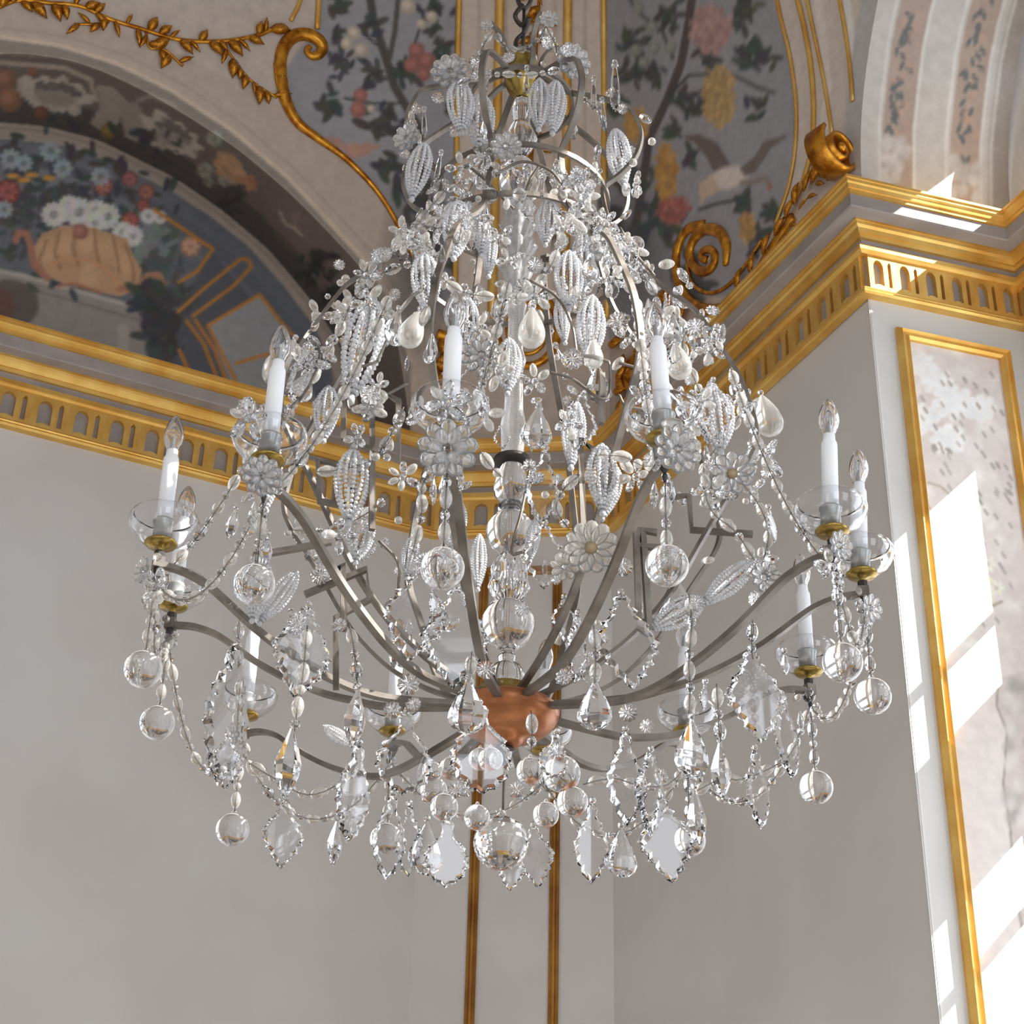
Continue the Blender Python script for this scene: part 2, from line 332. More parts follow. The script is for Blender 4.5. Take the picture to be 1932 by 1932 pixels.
    for (x, y, r, c) in [(15, 362, 26, (150, 76, 72)), (195, 350, 20, (160, 96, 84)), (245, 338, 17, (150, 92, 88)), (276, 362, 17, (156, 96, 84)), (246, 416, 18, (164, 86, 74)), (360, 465, 22, (186, 138, 112)), (-30, 340, 30, (150, 90, 80)), (270, 388, 14, (150, 80, 70))]: fruit(x, y, r, c); flower(x, y, r*.8, [q+16 for q in c], 7)
    for (x, y) in [(25, 332), (60, 330), (92, 336), (45, 340)]: blob(x, y, 14, 6, (196, 140, 60))
    for (x, y, r) in [(20, 300, 22), (45, 308, 18), (95, 285, 22), (118, 318, 20), (190, 333, 20), (-30, 300, 26), (8, 395, 18)]: flower(x, y, r, (150, 162, 166))
    for (x, y, r) in [(102, 405, 26), (130, 388, 22), (148, 400, 30), (182, 398, 24), (202, 408, 26), (180, 420, 22), (232, 438, 22), (250, 445, 22), (280, 408, 16), (302, 410, 14)]: flower(x, y, r, (196, 194, 188), 12)
    poly([(62, 470), (80, 440), (120, 425), (180, 430), (240, 450), (250, 480), (268, 510), (262, 545), (225, 560), (160, 545), (105, 530), (72, 505)], (182, 142, 106))
    for (x, y, a) in [(90, 475, .3), (125, 460, .1), (165, 458, 0), (205, 470, -.2), (235, 495, -.4), (170, 520, .1)]: blob(x, y, 26, 32, (198, 160, 120), .8, a, .6)
    for gx, gy, gk in [(88, 462, -14), (112, 446, -9), (142, 438, -4), (178, 440, 3), (212, 452, 9), (236, 468, 14)]: stroke([(gx, gy-8), (gx+gk, gy+30), (gx+gk*.6+8, gy+62)], 5, (150, 108, 78), .8)
    stroke([(95, 500), (120, 488), (165, 490), (200, 505), (222, 535)], 5, (196, 140, 100)); stroke([(110, 540), (140, 535), (190, 552)], 5, (170, 110, 80))
    stroke([(30, 455), (34, 440), (50, 440), (58, 465), (64, 500), (90, 525)], 12, (166, 110, 88)); stroke([(225, 545), (258, 545), (278, 520), (300, 518), (308, 535), (296, 542)], 11, (170, 118, 90))
    fruit(152, 437, 17, (182, 120, 104))
    leaves(285, 560, 30, 24, 20, (66, 68, 70)); leaves(300, 620, 34, 30, 22, (64, 66, 68)); leaves(305, 670, 20, 22, 16, (72, 74, 76)); leaves(345, 560, 14, 24, 15, (76, 78, 80))
    GL = (188, 120, 50)
    for pl in [[(290, 395), (345, 432), (402, 470), (372, 512), (338, 532)], [(336, 588), (390, 540), (455, 488), (470, 490), (474, 504), (440, 540), (364, 596)], [(560, 640), (530, 608), (490, 556), (392, 614), (446, 720)], [(445, 686), (490, 672), (520, 666)], [(352, 605), (385, 650), (412, 720)], [(368, 603), (405, 660), (432, 730)], [(338, 660), (356, 700)]]: stroke(pl, 6, GL)
    # intrados of the bay arch
    e = [(1625, 340), (1625, 224), (1632, 157), (1643, 67), (1657, 0), (1700, -160), (1760, -320)]
    def band(o0, o1, col): poly([(x+o0, y+o0*.22) for x, y in e]+[(x+o1, y+o1*.22) for x, y in e[::-1]], col)
    band(-30, 320, (164, 162, 159)); band(41, 96, (146, 130, 121)); band(168, 222, (148, 131, 120)); band(248, 420, (134, 128, 124))
    for o, c in ((34, (180, 178, 175)), (100, (182, 180, 177)), (160, (182, 180, 177)), (226, (180, 177, 173)), (240, (150, 146, 142))): stroke([(x+o, y+o*.22) for x, y in e], 5, c)
    for o in (66, 195):
        for t in range(70):
            i = rnd.randrange(0, 5); k = rnd.random(); x = e[i][0]*(1-k)+e[i+1][0]*k+o; y = e[i][1]*(1-k)+e[i+1][1]*k+o*.22
            if t % 3 == 0: blob(x+rnd.uniform(-12, 20), y, 12, 7, (164, 132, 116), .7, rnd.random()*3, .8)
            else: leaf(x+rnd.uniform(-16, 10), y, 11, rnd.uniform(.6, 2.4), (88, 93, 96))
        for t in range(26): blob(1625+o+rnd.uniform(-24, 24), 335-rnd.uniform(0, 85)+o*.22, 13, 15, rnd.choice([(170, 167, 164), (158, 154, 152), (178, 175, 172)]), .8, 0, .6)
def soften():
    global CV
    p = np.pad(CV, ((1, 1), (1, 1), (0, 0)), mode='edge'); a = p[:-2]*.25+p[1:-1]*.5+p[2:]*.25; CV = a[:, :-2]*.25+a[:, 1:-1]*.5+a[:, 2:]*.25
paint_all(); soften()
def paint_cols(P, gain=1.6):
    q = project(P); x = np.clip((q[:, 0]-PX0)/PS, 0, PW-1.01); y = np.clip((q[:, 1]-PY0)/PS, 0, PH-1.01)
    xi, yi = x.astype(int), y.astype(int); fx, fy = (x-xi)[:, None], (y-yi)[:, None]
    c = CV[yi, xi]*(1-fx)*(1-fy)+CV[yi, xi+1]*fx*(1-fy)+CV[yi+1, xi]*(1-fx)*fy+CV[yi+1, xi+1]*fx*fy
    c = c*.84+c.mean(1, keepdims=True)*.16
    return np.clip(lin(c)*gain, 0, .9)
def grid_obj(name, G, keep=None, parent=None, material='fresco'):
    """G: (n,m,3) grid of points; painted from the fresco"""
    n, m, _ = G.shape; P = G.reshape(-1, 3); idx = np.arange(n*m).reshape(n, m)
    a, b, c, d = idx[:-1, :-1].ravel(), idx[1:, :-1].ravel(), idx[1:, 1:].ravel(), idx[:-1, 1:].ravel()
    Fq = np.stack([a, b, c, d], 1)
    if keep is not None: Fq = Fq[keep[Fq].any(1)]
    me = bpy.data.meshes.new(name); me.from_pydata(P.tolist(), [], Fq.tolist())
    if material == 'fresco':
        at = me.color_attributes.new('paint', 'FLOAT_COLOR', 'POINT')
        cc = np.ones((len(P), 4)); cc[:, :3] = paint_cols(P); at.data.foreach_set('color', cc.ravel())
    me.materials.append(M[material])
    for p in me.polygons: p.use_smooth = True
    bm = bmesh.new(); bm.from_mesh(me); bmesh.ops.delete(bm, geom=[v for v in bm.verts if not v.link_faces], context='VERTS'); bm.to_mesh(me); bm.free()
    return obj(name, me, parent)

# ------------------------------------------------------------------ plan of the room
NL = -V; NRW = -U
LA = CORNER - .99*U; RB = CORNER - .593*V
DC = (RB-LA)/np.linalg.norm(RB-LA); NC = np.array([DC[1], -DC[0], 0.])
ZT = ZC+.64
VA, VB = 5.0, 6.0                      # half axes of the cove
def cove(h): return VA*(1-math.sqrt(max(0, 1-(h/VB)**2)))
STRIPS = [(LA-8*U, NL*(NL@NC), LA, NC), (LA, NC, RB, NC), (RB, NC, RB-9*V, NRW*(NRW@NC))]
def strip_pt(k, sig, h):
    A, da, B, db = STRIPS[k]; o = cove(h)
    a = A+da*o; b = B+db*o; p = a*(1-sig)+b*sig; p = p.copy(); p[2] = ZT+h; return p
def strip_hit(k, x, y):
    d = ray(x, y)
    def g(h):
        A, da, B, db = STRIPS[k]; o = cove(h); a = A+da*o; b = B+db*o; t = (ZT+h-CAM[2])/d[2]; p = CAM+t*d
        e = b-a; return e[0]*(p[1]-a[1])-e[1]*(p[0]-a[0]), p, ((p-a)[:2]@e[:2])/(e[:2]@e[:2]), t
    lo, hi = -1., 5.8; s0 = g(lo)[0]
    for _ in range(50):
        m = (lo+hi)/2
        if (g(m)[0] > 0) == (s0 > 0): lo = m
        else: hi = m
    _, p, sg, t = g(lo); return p, sg, lo, t
def vault_hit(x, y, lift=0.):
    best = None
    for k in range(3):
        p, sg, h, t = strip_hit(k, x, y)
        if (k == 0 and sg <= 1) or (k == 1 and 0 <= sg <= 1) or (k == 2 and sg >= 0):
            best = (p, t, k); break
    if best is None: best = (p, t, 2)
    p, t, k = best
    nrm = (NL, NC, NRW)[k]*.8+np.array([0, 0, -.45])
    return p+nrm/np.linalg.norm(nrm)*lift
def vnormal(x, y):
    a, b, c = vault_hit(x, y), vault_hit(x+3, y), vault_hit(x, y+3); n = np.cross(b-a, c-a); n /= np.linalg.norm(n)
    return n if n@(CAM-a) > 0 else -n

def slab(name, p, d, n, length, z0, z1, thick, material):
    """vertical wall from p along d, front face on the line, thickness away from n"""
    mb = MB(); c = p+d*length/2-n*thick/2; c = np.array([c[0], c[1], (z0+z1)/2])
    mb.box(c, d*length/2, n*thick/2, (0, 0, (z1-z0)/2)); return struct(obj(name, mb.mesh(name, material, False)))
slab('wall_left', LA-9*U, U, NL, 9, 0, ZT-.02, .25, 'wall')
slab('wall_corner', LA, DC, NC, float(np.linalg.norm(RB-LA)), 0, ZT-.02, .25, 'wall')
slab('wall_right', RB-V*(3.39-.593), V, NRW, 3.39-.593, 0, ZT-.02, .2, 'wall')
PB = P0+UR*WREV
# splayed reveal of the window bay
mb = MB(); mb.add([P0, PB, PB+[0, 0, ZT+.05], P0+[0, 0, ZT+.05]], [(0, 1, 2, 3)]); mb.add([P0-NR*.1, PB-NR*.1, PB-NR*.1+[0, 0, ZT+.05], P0-NR*.1+[0, 0, ZT+.05]], [(0, 1, 2, 3)])
struct(obj('wall_reveal', mb.mesh('wall_reveal', 'reveal', False)))
# bay back walls with window openings, jambs, piers
ROWS = [[(1.2, 5.16), (5.70, 7.08), (8.1, 8.95)], [(1.2, 5.16), (5.70, 7.08), (7.9, 9.3)]]
wn = 0
for bi, (b0, b1) in enumerate(BAYS):
    a = PB.copy() if bi == 0 else CORNER-V*b0+U*WREV
    L = (b1-b0) if bi else float((CORNER-V*b1-a)@(-V))
    mb = MB()
    def wb(q0, q1, z0, z1):
        c = a-V*(q0+q1)/2+U*.1; mb.box((c[0], c[1], (z0+z1)/2), V*(q1-q0)/2, U*.1, (0, 0, (z1-z0)/2))
    wb(-.3, .29, 0, 11); wb(2.9, L+.3, 0, 11)
    zz = 0
    for (z0, z1) in ROWS[bi]: wb(.29, 2.9, zz, z0); zz = z1
    wb(.29, 2.9, zz, 11)
    struct(obj('wall_bay', mb.mesh('wall_bay', 'reveal', False)))
    wn += 1
    wo = struct(empty('window_%d' % wn, (a[0], a[1], 1.2)))
    org = np.array([a[0], a[1], 1.2])
    for (z0, z1) in ROWS[bi]:
        zs = [6.147] if (z0, z1) == (5.70, 7.08) else ([4.73, 4.25, 3.77, 3.29, 2.81, 2.33, 1.85] if z0 < 2 else [])
        for z in zs:
            m2 = MB(); c = a-V*1.6+U*.1; m2.box(np.array([c[0], c[1], z])-org, V*1.31, U*.02, (0, 0, .016)); obj('glazing_bar', m2.mesh('glazing_bar', 'reveal', False), wo)
        for q in ((.75, 1.2, 1.62, 2.05, 2.5) if z0 < 7.5 else (1.62,)):
            m2 = MB(); c = a-V*q+U*.1; m2.box(np.array([c[0], c[1], (z0+z1)/2])-org, V*.016, U*.02, (0, 0, (z1-z0)/2)); obj('glazing_bar', m2.mesh('glazing_bar', 'reveal', False), wo)
    for t in ((b1,) if bi == 0 else (b0, b1)):
        c = CORNER-V*t+U*WREV/2; n = V if t == b1 else -V
        m2 = MB(); m2.box((c[0], c[1], 5.5), U*WREV/2, V*.02, (0, 0, 5.5)); struct(obj('wall_jamb', m2.mesh('wall_jamb', 'reveal', False)))
for (t0, t1) in ((6.6, 7.6), (10.8, 13.2)): slab('wall_right', CORNER-V*t1, V, NRW, t1-t0, 0, 11, .2, 'wall')
slab('wall_right', CORNER-V*13.2, V, NRW, 13.2-3.3, 11, 14.5, .2, 'wall')
mb = MB(); c = CORNER-V*8.3+U*.75; mb.box((c[0], c[1], 11.05), V*5, U*.8, (0, 0, .08)); struct(obj('ceiling_bay', mb.mesh('ceiling_bay', 'vaultplain', False)))
slab('wall_side', CORNER-U*6.8-V*13.2, V, U, 13.4, 0, 14.4, .2, 'wall')
mb = MB()
def bw(q0, q1, z0, z1):
    c = CORNER-V*12.7+U*(q0+q1)/2; mb.box((c[0], c[1], (z0+z1)/2), U*(q1-q0)/2, V*.1, (0, 0, (z1-z0)/2))
bw(-7, -5.6, 0, 14.4); bw(-3.8, -2.6, 0, 14.4); bw(-.8, 1.2, 0, 14.4)
for q in (-4.7, -1.7):
    bw(q-.9, q+.9, 0, 1.2); bw(q-.9, q+.9, 6.5, 14.4); wn += 1
    c = CORNER-V*12.7+U*q; wo = struct(empty('window_%d' % wn, (c[0], c[1], 1.2)))
    for z in (.9, 1.8, 2.7, 3.6, 4.5): m2 = MB(); m2.box((0, 0, z), U*.9, V*.02, (0, 0, .02)); obj('glazing_bar', m2.mesh('glazing_bar', 'reveal', False), wo)
    for k in (-.45, 0, .45): m2 = MB(); m2.box(np.array([0, 0, 2.65])+U*k, U*.02, V*.02, (0, 0, 2.65)); obj('glazing_bar', m2.mesh('glazing_bar', 'reveal', False), wo)
struct(obj('wall_back', mb.mesh('wall_back', 'wall', False)))
mb = MB(); c = CORNER-V*6-U*3; mb.box((c[0], c[1], -.1), V*8, U*6, (0, 0, .1)); struct(obj('floor', mb.mesh('floor', 'floor', False)))
mb = MB(); mb.box((c[0], c[1], 14.45), V*8, U*6, (0, 0, .1)); struct(obj('ceiling_flat', mb.mesh('ceiling_flat', 'vaultplain', False)))

# ------------------------------------------------------------------ painted vault
hs = np.concatenate([np.linspace(-.08, 4.0, 250), np.linspace(4.15, 5.99, 12)])
ceiling = struct(empty('ceiling', (0, 0, ZT)))
def shift(G): return G-np.array([0, 0, ZT])
def sig_grid(sigs, k): return np.array([[strip_pt(k, s, h) for s in sigs] for h in hs])
sig0 = np.concatenate([np.linspace(0, .5, 12)[:-1], np.linspace(.5, 1, 260)])
G = sig_grid(sig0, 0); q = project(G.reshape(-1, 3))
SP = [tuple(p) for p in smoothpath([np.array(p, float) for p in SOFF], 12)]
ins = inside([(-900, 900), (-900, 700)]+SP+[(785, 1000)], q[:, 0], q[:, 1])
# cut the arch edge cleanly: pull the inner vertices of edge cells onto the arch curve
n, m, _ = G.shape; I2 = ins.reshape(n, m); near = np.zeros_like(I2)
for dy in (-1, 0, 1):
    for dx in (-1, 0, 1): near |= np.roll(np.roll(~I2, dy, 0), dx, 1)
mv = np.argwhere(I2 & near)
C3 = np.array([vault_hit(x, y) for x, y in SP]); Cp = np.array(SP)
Gf = G.copy(); qq = q.reshape(n, m, 2)
for (i, j) in mv:
    a = qq[i, j]; seg = Cp[1:]-Cp[:-1]; t = np.clip(((a-Cp[:-1])*seg).sum(1)/((seg*seg).sum(1)+1e-9), 0, 1); d = np.hypot(*(Cp[:-1]+seg*t[:, None]-a).T); b = d.argmin()
    if d[b] < 22: Gf[i, j] = C3[b]*(1-t[b])+C3[b+1]*t[b]
def grid_world(name, G, keep=None, parent=None):
    o = grid_obj(name, G, keep); 
    if parent is not None:
        o.parent = parent; o.location = (-parent.location[0], -parent.location[1], -parent.location[2])
    return o
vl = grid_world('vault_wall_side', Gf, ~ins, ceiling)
vc = grid_world('vault_rib', sig_grid(np.linspace(0, 1, 72), 1), None, ceiling)
# right strip ends on the arch of the bay
EDGE = [(1625, 324), (1625, 224), (1632, 157), (1643, 67), (1657, 0)]
_t = []
for (x, y) in EDGE:
    p, sg, h, t = strip_hit(2, x, y); _t.append((h, float((p-P0)[:2]@NR[:2])))
_t.sort()
HH = np.array([t[0] for t in _t]); WW = np.array([t[1] for t in _t]); WW = np.maximum.accumulate(np.maximum(WW, 0))
cf = np.polyfit(HH, WW, 2)
def arch_w(h):
    h = max(h, 0); return max(0, float(np.polyval(cf, h))) if h < 3 else float(np.polyval(cf, 3))+(h-3)*1.2
rows = []; irows = []
for h in hs:
    o = cove(h); r2 = RB+NC*o; w = arch_w(h)
    # r2 - s*V : (p-P0).NR = w
    s = (w-(r2-P0)[:2]@NR[:2])/((-V)[:2]@NR[:2]); s = max(.3, float(s))
    e = r2-V*s; rows.append([np.array([*(r2-V*s*k)[:2], ZT+h]) for k in np.linspace(0, 1, 210)])
    if ZT+h < 11.0:
        u0 = float((e-P0)@UR); irows.append([np.array([*(P0+NR*w+UR*(u0+(WREV-u0)*k))[:2], ZT+h]) for k in np.linspace(0, 1, 130)])
vr = grid_world('vault_window_side', np.array(rows), None, ceiling)
ia = grid_world('bay_arch_soffit', np.array(irows), None, ceiling)
# lunette set back in the wall, its arch soffit and ledge
SETB = .75
LN = LA-NL*SETB
zs = np.linspace(ZT-.1, ZT+2.7, 175); ss = np.concatenate([np.linspace(-5.2, .1, 330), np.linspace(.2, 1.6, 8)])
lun = grid_world('lunette', np.array([[np.array([*(LN+U*s)[:2], z]) for s in ss] for z in zs]), None, ceiling)
BP = [tuple(p) for p in smoothpath([np.array(p, float) for p in BAND], 12)]
rows = []
for (a, b) in zip(BP, SP):
    p = onplane(a[0], a[1], LN, NL); q2 = vault_hit(*b); rows.append([p*(1-k)+q2*k for k in np.linspace(0, 1, 44)])
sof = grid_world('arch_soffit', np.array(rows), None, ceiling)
mb = MB(); a = LA-8*U; mb.add([[*p[:2], ZT-.02] for p in (a+NL*.1, LA+NL*.1, LA-NL*(SETB+.1), a-NL*(SETB+.1))], [(0, 1, 2, 3)])
struct(obj('wall_ledge', mb.mesh('wall_ledge', 'vaultplain', False)))

# ------------------------------------------------------------------ cornice
PLAN = [LA-8.5*U, LA, RB, P0, PB, PB-V*.9]
NRM = [NL, NC, NRW, NR, NRW]
def miter(i):
    if i == 0: return NRM[0]
    if i == len(PLAN)-1: return NRM[-1]
    a, b = NRM[i-1], NRM[i]; return (a+b)/(1+a@b)
PROF = {'gold': [[(.0, 0), (.046, .0), (.055, .012), (.046, .026), (.05, .034), (.038, .05), (0, .05)],
                 [(.0, .268), (.042, .268), (.052, .28), (.06, .284), (.06, .312), (.0, .316)],
                 [(.0, .37), (.046, .37), (.05, .392), (.06, .394), (.068, .418), (.08, .43), (.084, .446), (.092, .448), (.092, .46), (.0, .46)],
                 [(.0, .548), (.172, .55), (.174, .572), (.182, .574), (.188, .596), (.196, .604), (.198, .622), (.205, .624), (.205, .64), (.0, .64)]],
        'grey': [[(-.02, .045), (.008, .045), (.008, .272), (-.02, .272)], [(-.02, .31), (.028, .315), (.028, .375), (-.02, .375)], [(-.02, .455), (.158, .462), (.166, .47), (.16, .552), (-.02, .552)]]}
def sweep_seg(i, prof):
    mb = MB(); vs = []
    for e in (i, i+1):
        mm = miter(e)
        for (o, h) in prof: p = PLAN[e]+mm*o; vs.append((p[0], p[1], ZC+h))
    k = len(prof); fs = [(j, (j+1) % k, k+(j+1) % k, k+j) for j in range(k)]+[tuple(range(k)), tuple(range(k, 2*k))[::-1]]
    mb.add(vs, fs); return mb
# frieze bay : a gilded plate with one round-headed opening and one pointed slot
BW, BH, BT = .22, .226, .03
def frieze_mesh():
    xs = np.linspace(0, BW, 41); op = []
    for x in xs:
        lo = hi = None
        if .038 <= x <= .122:
            k = (x-.08)/.0421; lo = .024+.012*(1-k*k); hi = .14+.054*math.sqrt(max(0, 1-k*k))
        elif .158 <= x <= .192:
            k = (x-.175)/.0171; lo = .026; hi = .172+.024*(1-abs(k))
        op.append((lo, hi))
    bm = bmesh.new(); front = []
    def quad(x0, x1, a0, a1, b0, b1):
        vs = [bm.verts.new((x, 0, z)) for x, z in ((x0, a0), (x1, a1), (x1, b1), (x0, b0))]; bm.faces.new(vs)
    for i in range(40):
        x0, x1 = xs[i], xs[i+1]; A, B = op[i], op[i+1]
        if A[0] is None or B[0] is None: quad(x0, x1, 0, 0, BH, BH)
        else: quad(x0, x1, 0, 0, A[0], B[0]); quad(x0, x1, A[1], B[1], BH, BH)
    bmesh.ops.remove_doubles(bm, verts=bm.verts, dist=1e-5)
    r = bmesh.ops.extrude_face_region(bm, geom=list(bm.faces))
    for v in [g for g in r['geom'] if isinstance(g, bmesh.types.BMVert)]: v.co.y += BT
    bmesh.ops.recalc_face_normals(bm, faces=bm.faces)
    me = bpy.data.meshes.new('frieze_bay'); bm.to_mesh(me); bm.free(); me.materials.append(M['gold']); return me
FR = frieze_mesh()
for i in range(5):
    g = sweep_seg(i, PROF['grey'][0])
    for pr in PROF['grey'][1:]: g2 = sweep_seg(i, pr); g.add(g2.v, g2.f)
    o = struct(obj('trim_%d' % (i+1), g.mesh('cornice_body', 'grey', False)))
    for pr in PROF['gold']: obj('gilded_moulding', sweep_seg(i, pr).mesh('gilded_moulding', 'gold', False), o)
    a, b = PLAN[i], PLAN[i+1]; d = (b-a); Ls = float(np.linalg.norm(d)); d = d/Ls
    a2 = a if i else b-d*BW*22; Ls = float(np.linalg.norm(b-a2)); nb = 6 if i == 3 else max(1, round(Ls/BW)); sx = Ls/nb/BW
    for k in range(nb):
        p = a2+d*(Ls*k/nb); nn = NRM[i]; base = p+nn*.008
        mt = Matrix(((d[0]*sx, nn[0], 0, base[0]), (d[1]*sx, nn[1], 0, base[1]), (0, 0, 1, ZC+.046), (0, 0, 0, 1)))
        obj('frieze_bay', FR, o, matrix=mt)

# ------------------------------------------------------------------ gilded frames
def gilt(name, pts, wpx, smooth=6, flat=.6, taper=None, material='gold', parent=None):
    P = smoothpath([vault_hit(x, y, .012) for x, y in pts], smooth); d = np.linalg.norm(P[len(P)//2]-CAM)
    w = wpx*d/F/2; mb = MB(); sec = [(w*math.cos(a), w*flat*math.sin(a)) for a in np.linspace(0, 2*math.pi, 9)[:-1]]
    nn = vnormal(*pts[len(pts)//2]); sc = None
    if taper: sc = list(np.interp(np.linspace(0, 1, len(P)), np.linspace(0, 1, len(taper)), taper))
    mb.sweep(P, sec, up=nn, scales=sc); me = mb.mesh(name, material, True)
    return obj(name, me, parent)
tn = 5
for pts, wd in [([(868, -60), (863, 150), (862, 330), (858, 560), (850, 640)], 11), ([(945, -60), (940, 150), (936, 330), (928, 600)], 17), ([(1072, -60), (1070, 150), (1068, 330), (1066, 600)], 16), ([(1141, -60), (1140, 150), (1140, 330), (1146, 600)], 11),
                ([(1456, -60), (1474, 30), (1493, 110), (1504, 200), (1502, 280), (1490, 350), (1466, 420)], 9), ([(1488, -60), (1512, 20), (1530, 110), (1537, 200), (1533, 280), (1518, 340), (1500, 380)], 12),
                ([(1512, -60), (1535, 50), (1556, 150), (1572, 250)], 8), ([(1572, -60), (1590, 20), (1604, 110), (1611, 190)], 9),
                ([(604, -60), (601, 0), (598, 55)], 10), ([(572, -60), (566, 0), (548, 40)], 8)]:
    tn += 1; o = gilt('trim_%d' % tn, pts, wd); struct(o)
# framed strips on the corner wall and the reveal panel frame
def strip_frame(name, corners, n, wd, dp, material='gold'):
    r = None
    for k in range(4):
        a, b = corners[k], corners[(k+1) % 4]; mb = MB(); d = (b-a)/np.linalg.norm(b-a); s = np.cross(d, n)
        prof = [(-.5, 0), (-.5, .55), (-.32, .9), (-.12, .62), (.08, .62), (.22, 1.), (.5, .5), (.5, 0)]
        vs = []
        for (p, sg) in ((a, -1), (b, 1)):
            for (x, y) in prof: vs.append(p+s*x*wd+n*y*dp+d*sg*x*wd)
        kk = len(prof); mb.add(vs, [(j, (j+1) % kk, kk+(j+1) % kk, kk+j) for j in range(kk)]+[tuple(range(kk)), tuple(range(kk, 2*kk))[::-1]])
        if r is None: r = struct(obj(name, mb.mesh(name, material, False)))
        else: obj('frame_side', mb.mesh('frame_side', material, False), r)
    return r
a = onplane(895.5, 1632, LA, NC); b = onplane(1046.4, 1632, LA, NC); fr = lambda p, z: np.array([p[0], p[1], z])
strip_frame('trim_20', [fr(a, 1.0), fr(b, 1.0), fr(b, ZC-.25), fr(a, ZC-.25)], NC, .058, .03, 'gold3')
rp = lambda uu, z: P0+UR*uu+np.array([0, 0, z])
strip_frame('trim_21', [rp(.172, 1.0), rp(.765, 1.0), rp(.765, 7.205), rp(.172, 7.205)], NR, .068, .045)
# painted rocaille panel inside the frame
poly([(1600, 560), (2100, 560), (2100, 1960), (1600, 1960)], (186, 178, 174))
for _ in range(60): blob(rnd.uniform(1700, 1920), rnd.uniform(640, 1250), rnd.uniform(16, 40), rnd.uniform(10, 30), rnd.choice([(180, 168, 165), (198, 194, 190), (172, 158, 156), (190, 184, 181)]), .7, rnd.random()*3, .7)
for (x, y, r) in [(1740, 690, 26), (1768, 720, 30), (1740, 790, 34), (1800, 760, 40), (1850, 770, 30), (1790, 830, 34)]:
    blob(x, y, r, r*.8, (208, 205, 200), .9, .4, .5)
    for k in range(8): a = 6.28*k/8; blob(x+r*.8*math.cos(a), y+r*.7*math.sin(a), r*.3, r*.26, (212, 209, 204), .9, 0, .5)
for _ in range(95):
    x, y = rnd.uniform(1735, 1905), rnd.uniform(690, 1180); stroke([(x, y), (x+6, y+9)], rnd.choice([3, 4]), rnd.choice([(128, 122, 118), (142, 136, 132)]), .9)
stroke([(1750, 910), (1775, 918), (1800, 940), (1803, 955)], 3, (150, 138, 118)); stroke([(1768, 1000), (1785, 1020), (1800, 1040), (1814, 1065)], 4, (140, 128, 108)); stroke([(1790, 1090), (1795, 1120), (1840, 1140), (1875, 1142), (1890, 1135)], 4, (140, 128, 108))
for (x, y, r) in [(1835, 1095, 40), (1862, 1065, 18), (1860, 1120, 22), (1880, 1110, 16)]: flower(x, y, r, (206, 200, 180), 7)
poly([(1880, 1280), (1960, 1260), (1960, 1960), (1935, 1960), (1928, 1750), (1906, 1600), (1893, 1480), (1900, 1380), (1884, 1330)], (174, 164, 160))
stroke([(1884, 1280), (1880, 1330), (1900, 1380), (1893, 1480), (1906, 1560), (1915, 1680), (1928, 1750), (1940, 1900)], 3, (130, 122, 114))
for _ in range(30): blob(rnd.uniform(1895, 1950), rnd.uniform(1280, 1560), 16, 20, rnd.choice([(140, 136, 132), (186, 182, 178), (160, 154, 150)]), .7, 0, .7)
us = np.linspace(.2, .735, 120)
soften(); zz = np.linspace(1.0, 7.18, 640)
Gp = np.array([[rp(uu, z)+NR*.006 for uu in us] for z in zz])
op = grid_obj('painted_panel', Gp); struct(op)
op.name = 'wall_panel_painting'

# ------------------------------------------------------------------ gilded stucco ornaments
def leaf_mesh(name, L=1., W=.36, H=.16, material='gold2'):
    mb = MB(); n = 7; vs = []; 
    for i in range(n):
        t = i/(n-1); w = W/2*math.sin(math.pi*min(1, t*1.02+.04))**.8*(1-.35*t); z = H*math.sin(math.pi*t)*.9
        vs += [(-w, t*L, z*.55), (0, t*L, z+H*.35*math.sin(math.pi*t)), (w, t*L, z*.55), (0, t*L, -H*.15)]
    fs = []
    for i in range(n-1):
        for j in range(4): fs.append((i*4+j, i*4+(j+1) % 4, (i+1)*4+(j+1) % 4, (i+1)*4+j))
    mb.add(vs, fs); return mb.mesh(name, material, True)
LEAF = leaf_mesh('gilded_leaf'); LEAFW = leaf_mesh('acanthus_leaf', 1, .62, .22)
def place_leaf(parent, x, y, ang, px, me=LEAF, lift=.02, name='leaf'):
    p = vault_hit(x, y, lift); nn = vnormal(x, y); sc = px*np.linalg.norm(p-CAM)/F
    t = vault_hit(x+math.cos(ang)*6, y+math.sin(ang)*6, lift)-p; t = t-nn*(t@nn); t /= np.linalg.norm(t); s = np.cross(t, nn)
    o = np.array(parent.location); m = Matrix(((s[0]*sc, t[0]*sc, nn[0]*sc, p[0]-o[0]), (s[1]*sc, t[1]*sc, nn[1]*sc, p[1]-o[1]), (s[2]*sc, t[2]*sc, nn[2]*sc, p[2]-o[2]), (0, 0, 0, 1)))
    return obj(name, me, parent, matrix=m)
def child_gilt(root, name, pts, wpx, taper=None, smooth=6, flat=.8, material='gold2'):
    o = gilt(name, pts, wpx, smooth, flat, taper, material); o.parent = root; o.location = -Vector(root.location); return o
def root_at(name, x, y): return empty(name, vault_hit(x, y, 0))
g = root_at('gilded_garland', 300, 70); tag(g, 'gilded stucco garland of leafy twigs above the painted wall arch', 'ornament')
STEM = [(-30, 28), (30, 2), (90, 6), (150, 12), (205, 36), (270, 56), (330, 74), (385, 79), (440, 76), (495, 64), (522, 48)]
child_gilt(g, 'stem', STEM, 8)
SPR = [[(420, 84), (446, 120), (470, 150), (495, 168), (522, 185)], [(205, 42), (180, 46), (140, 46)], [(275, 60), (282, 90), (310, 95), (345, 125)]]
for s in SPR: child_gilt(g, 'twig', s, 5)
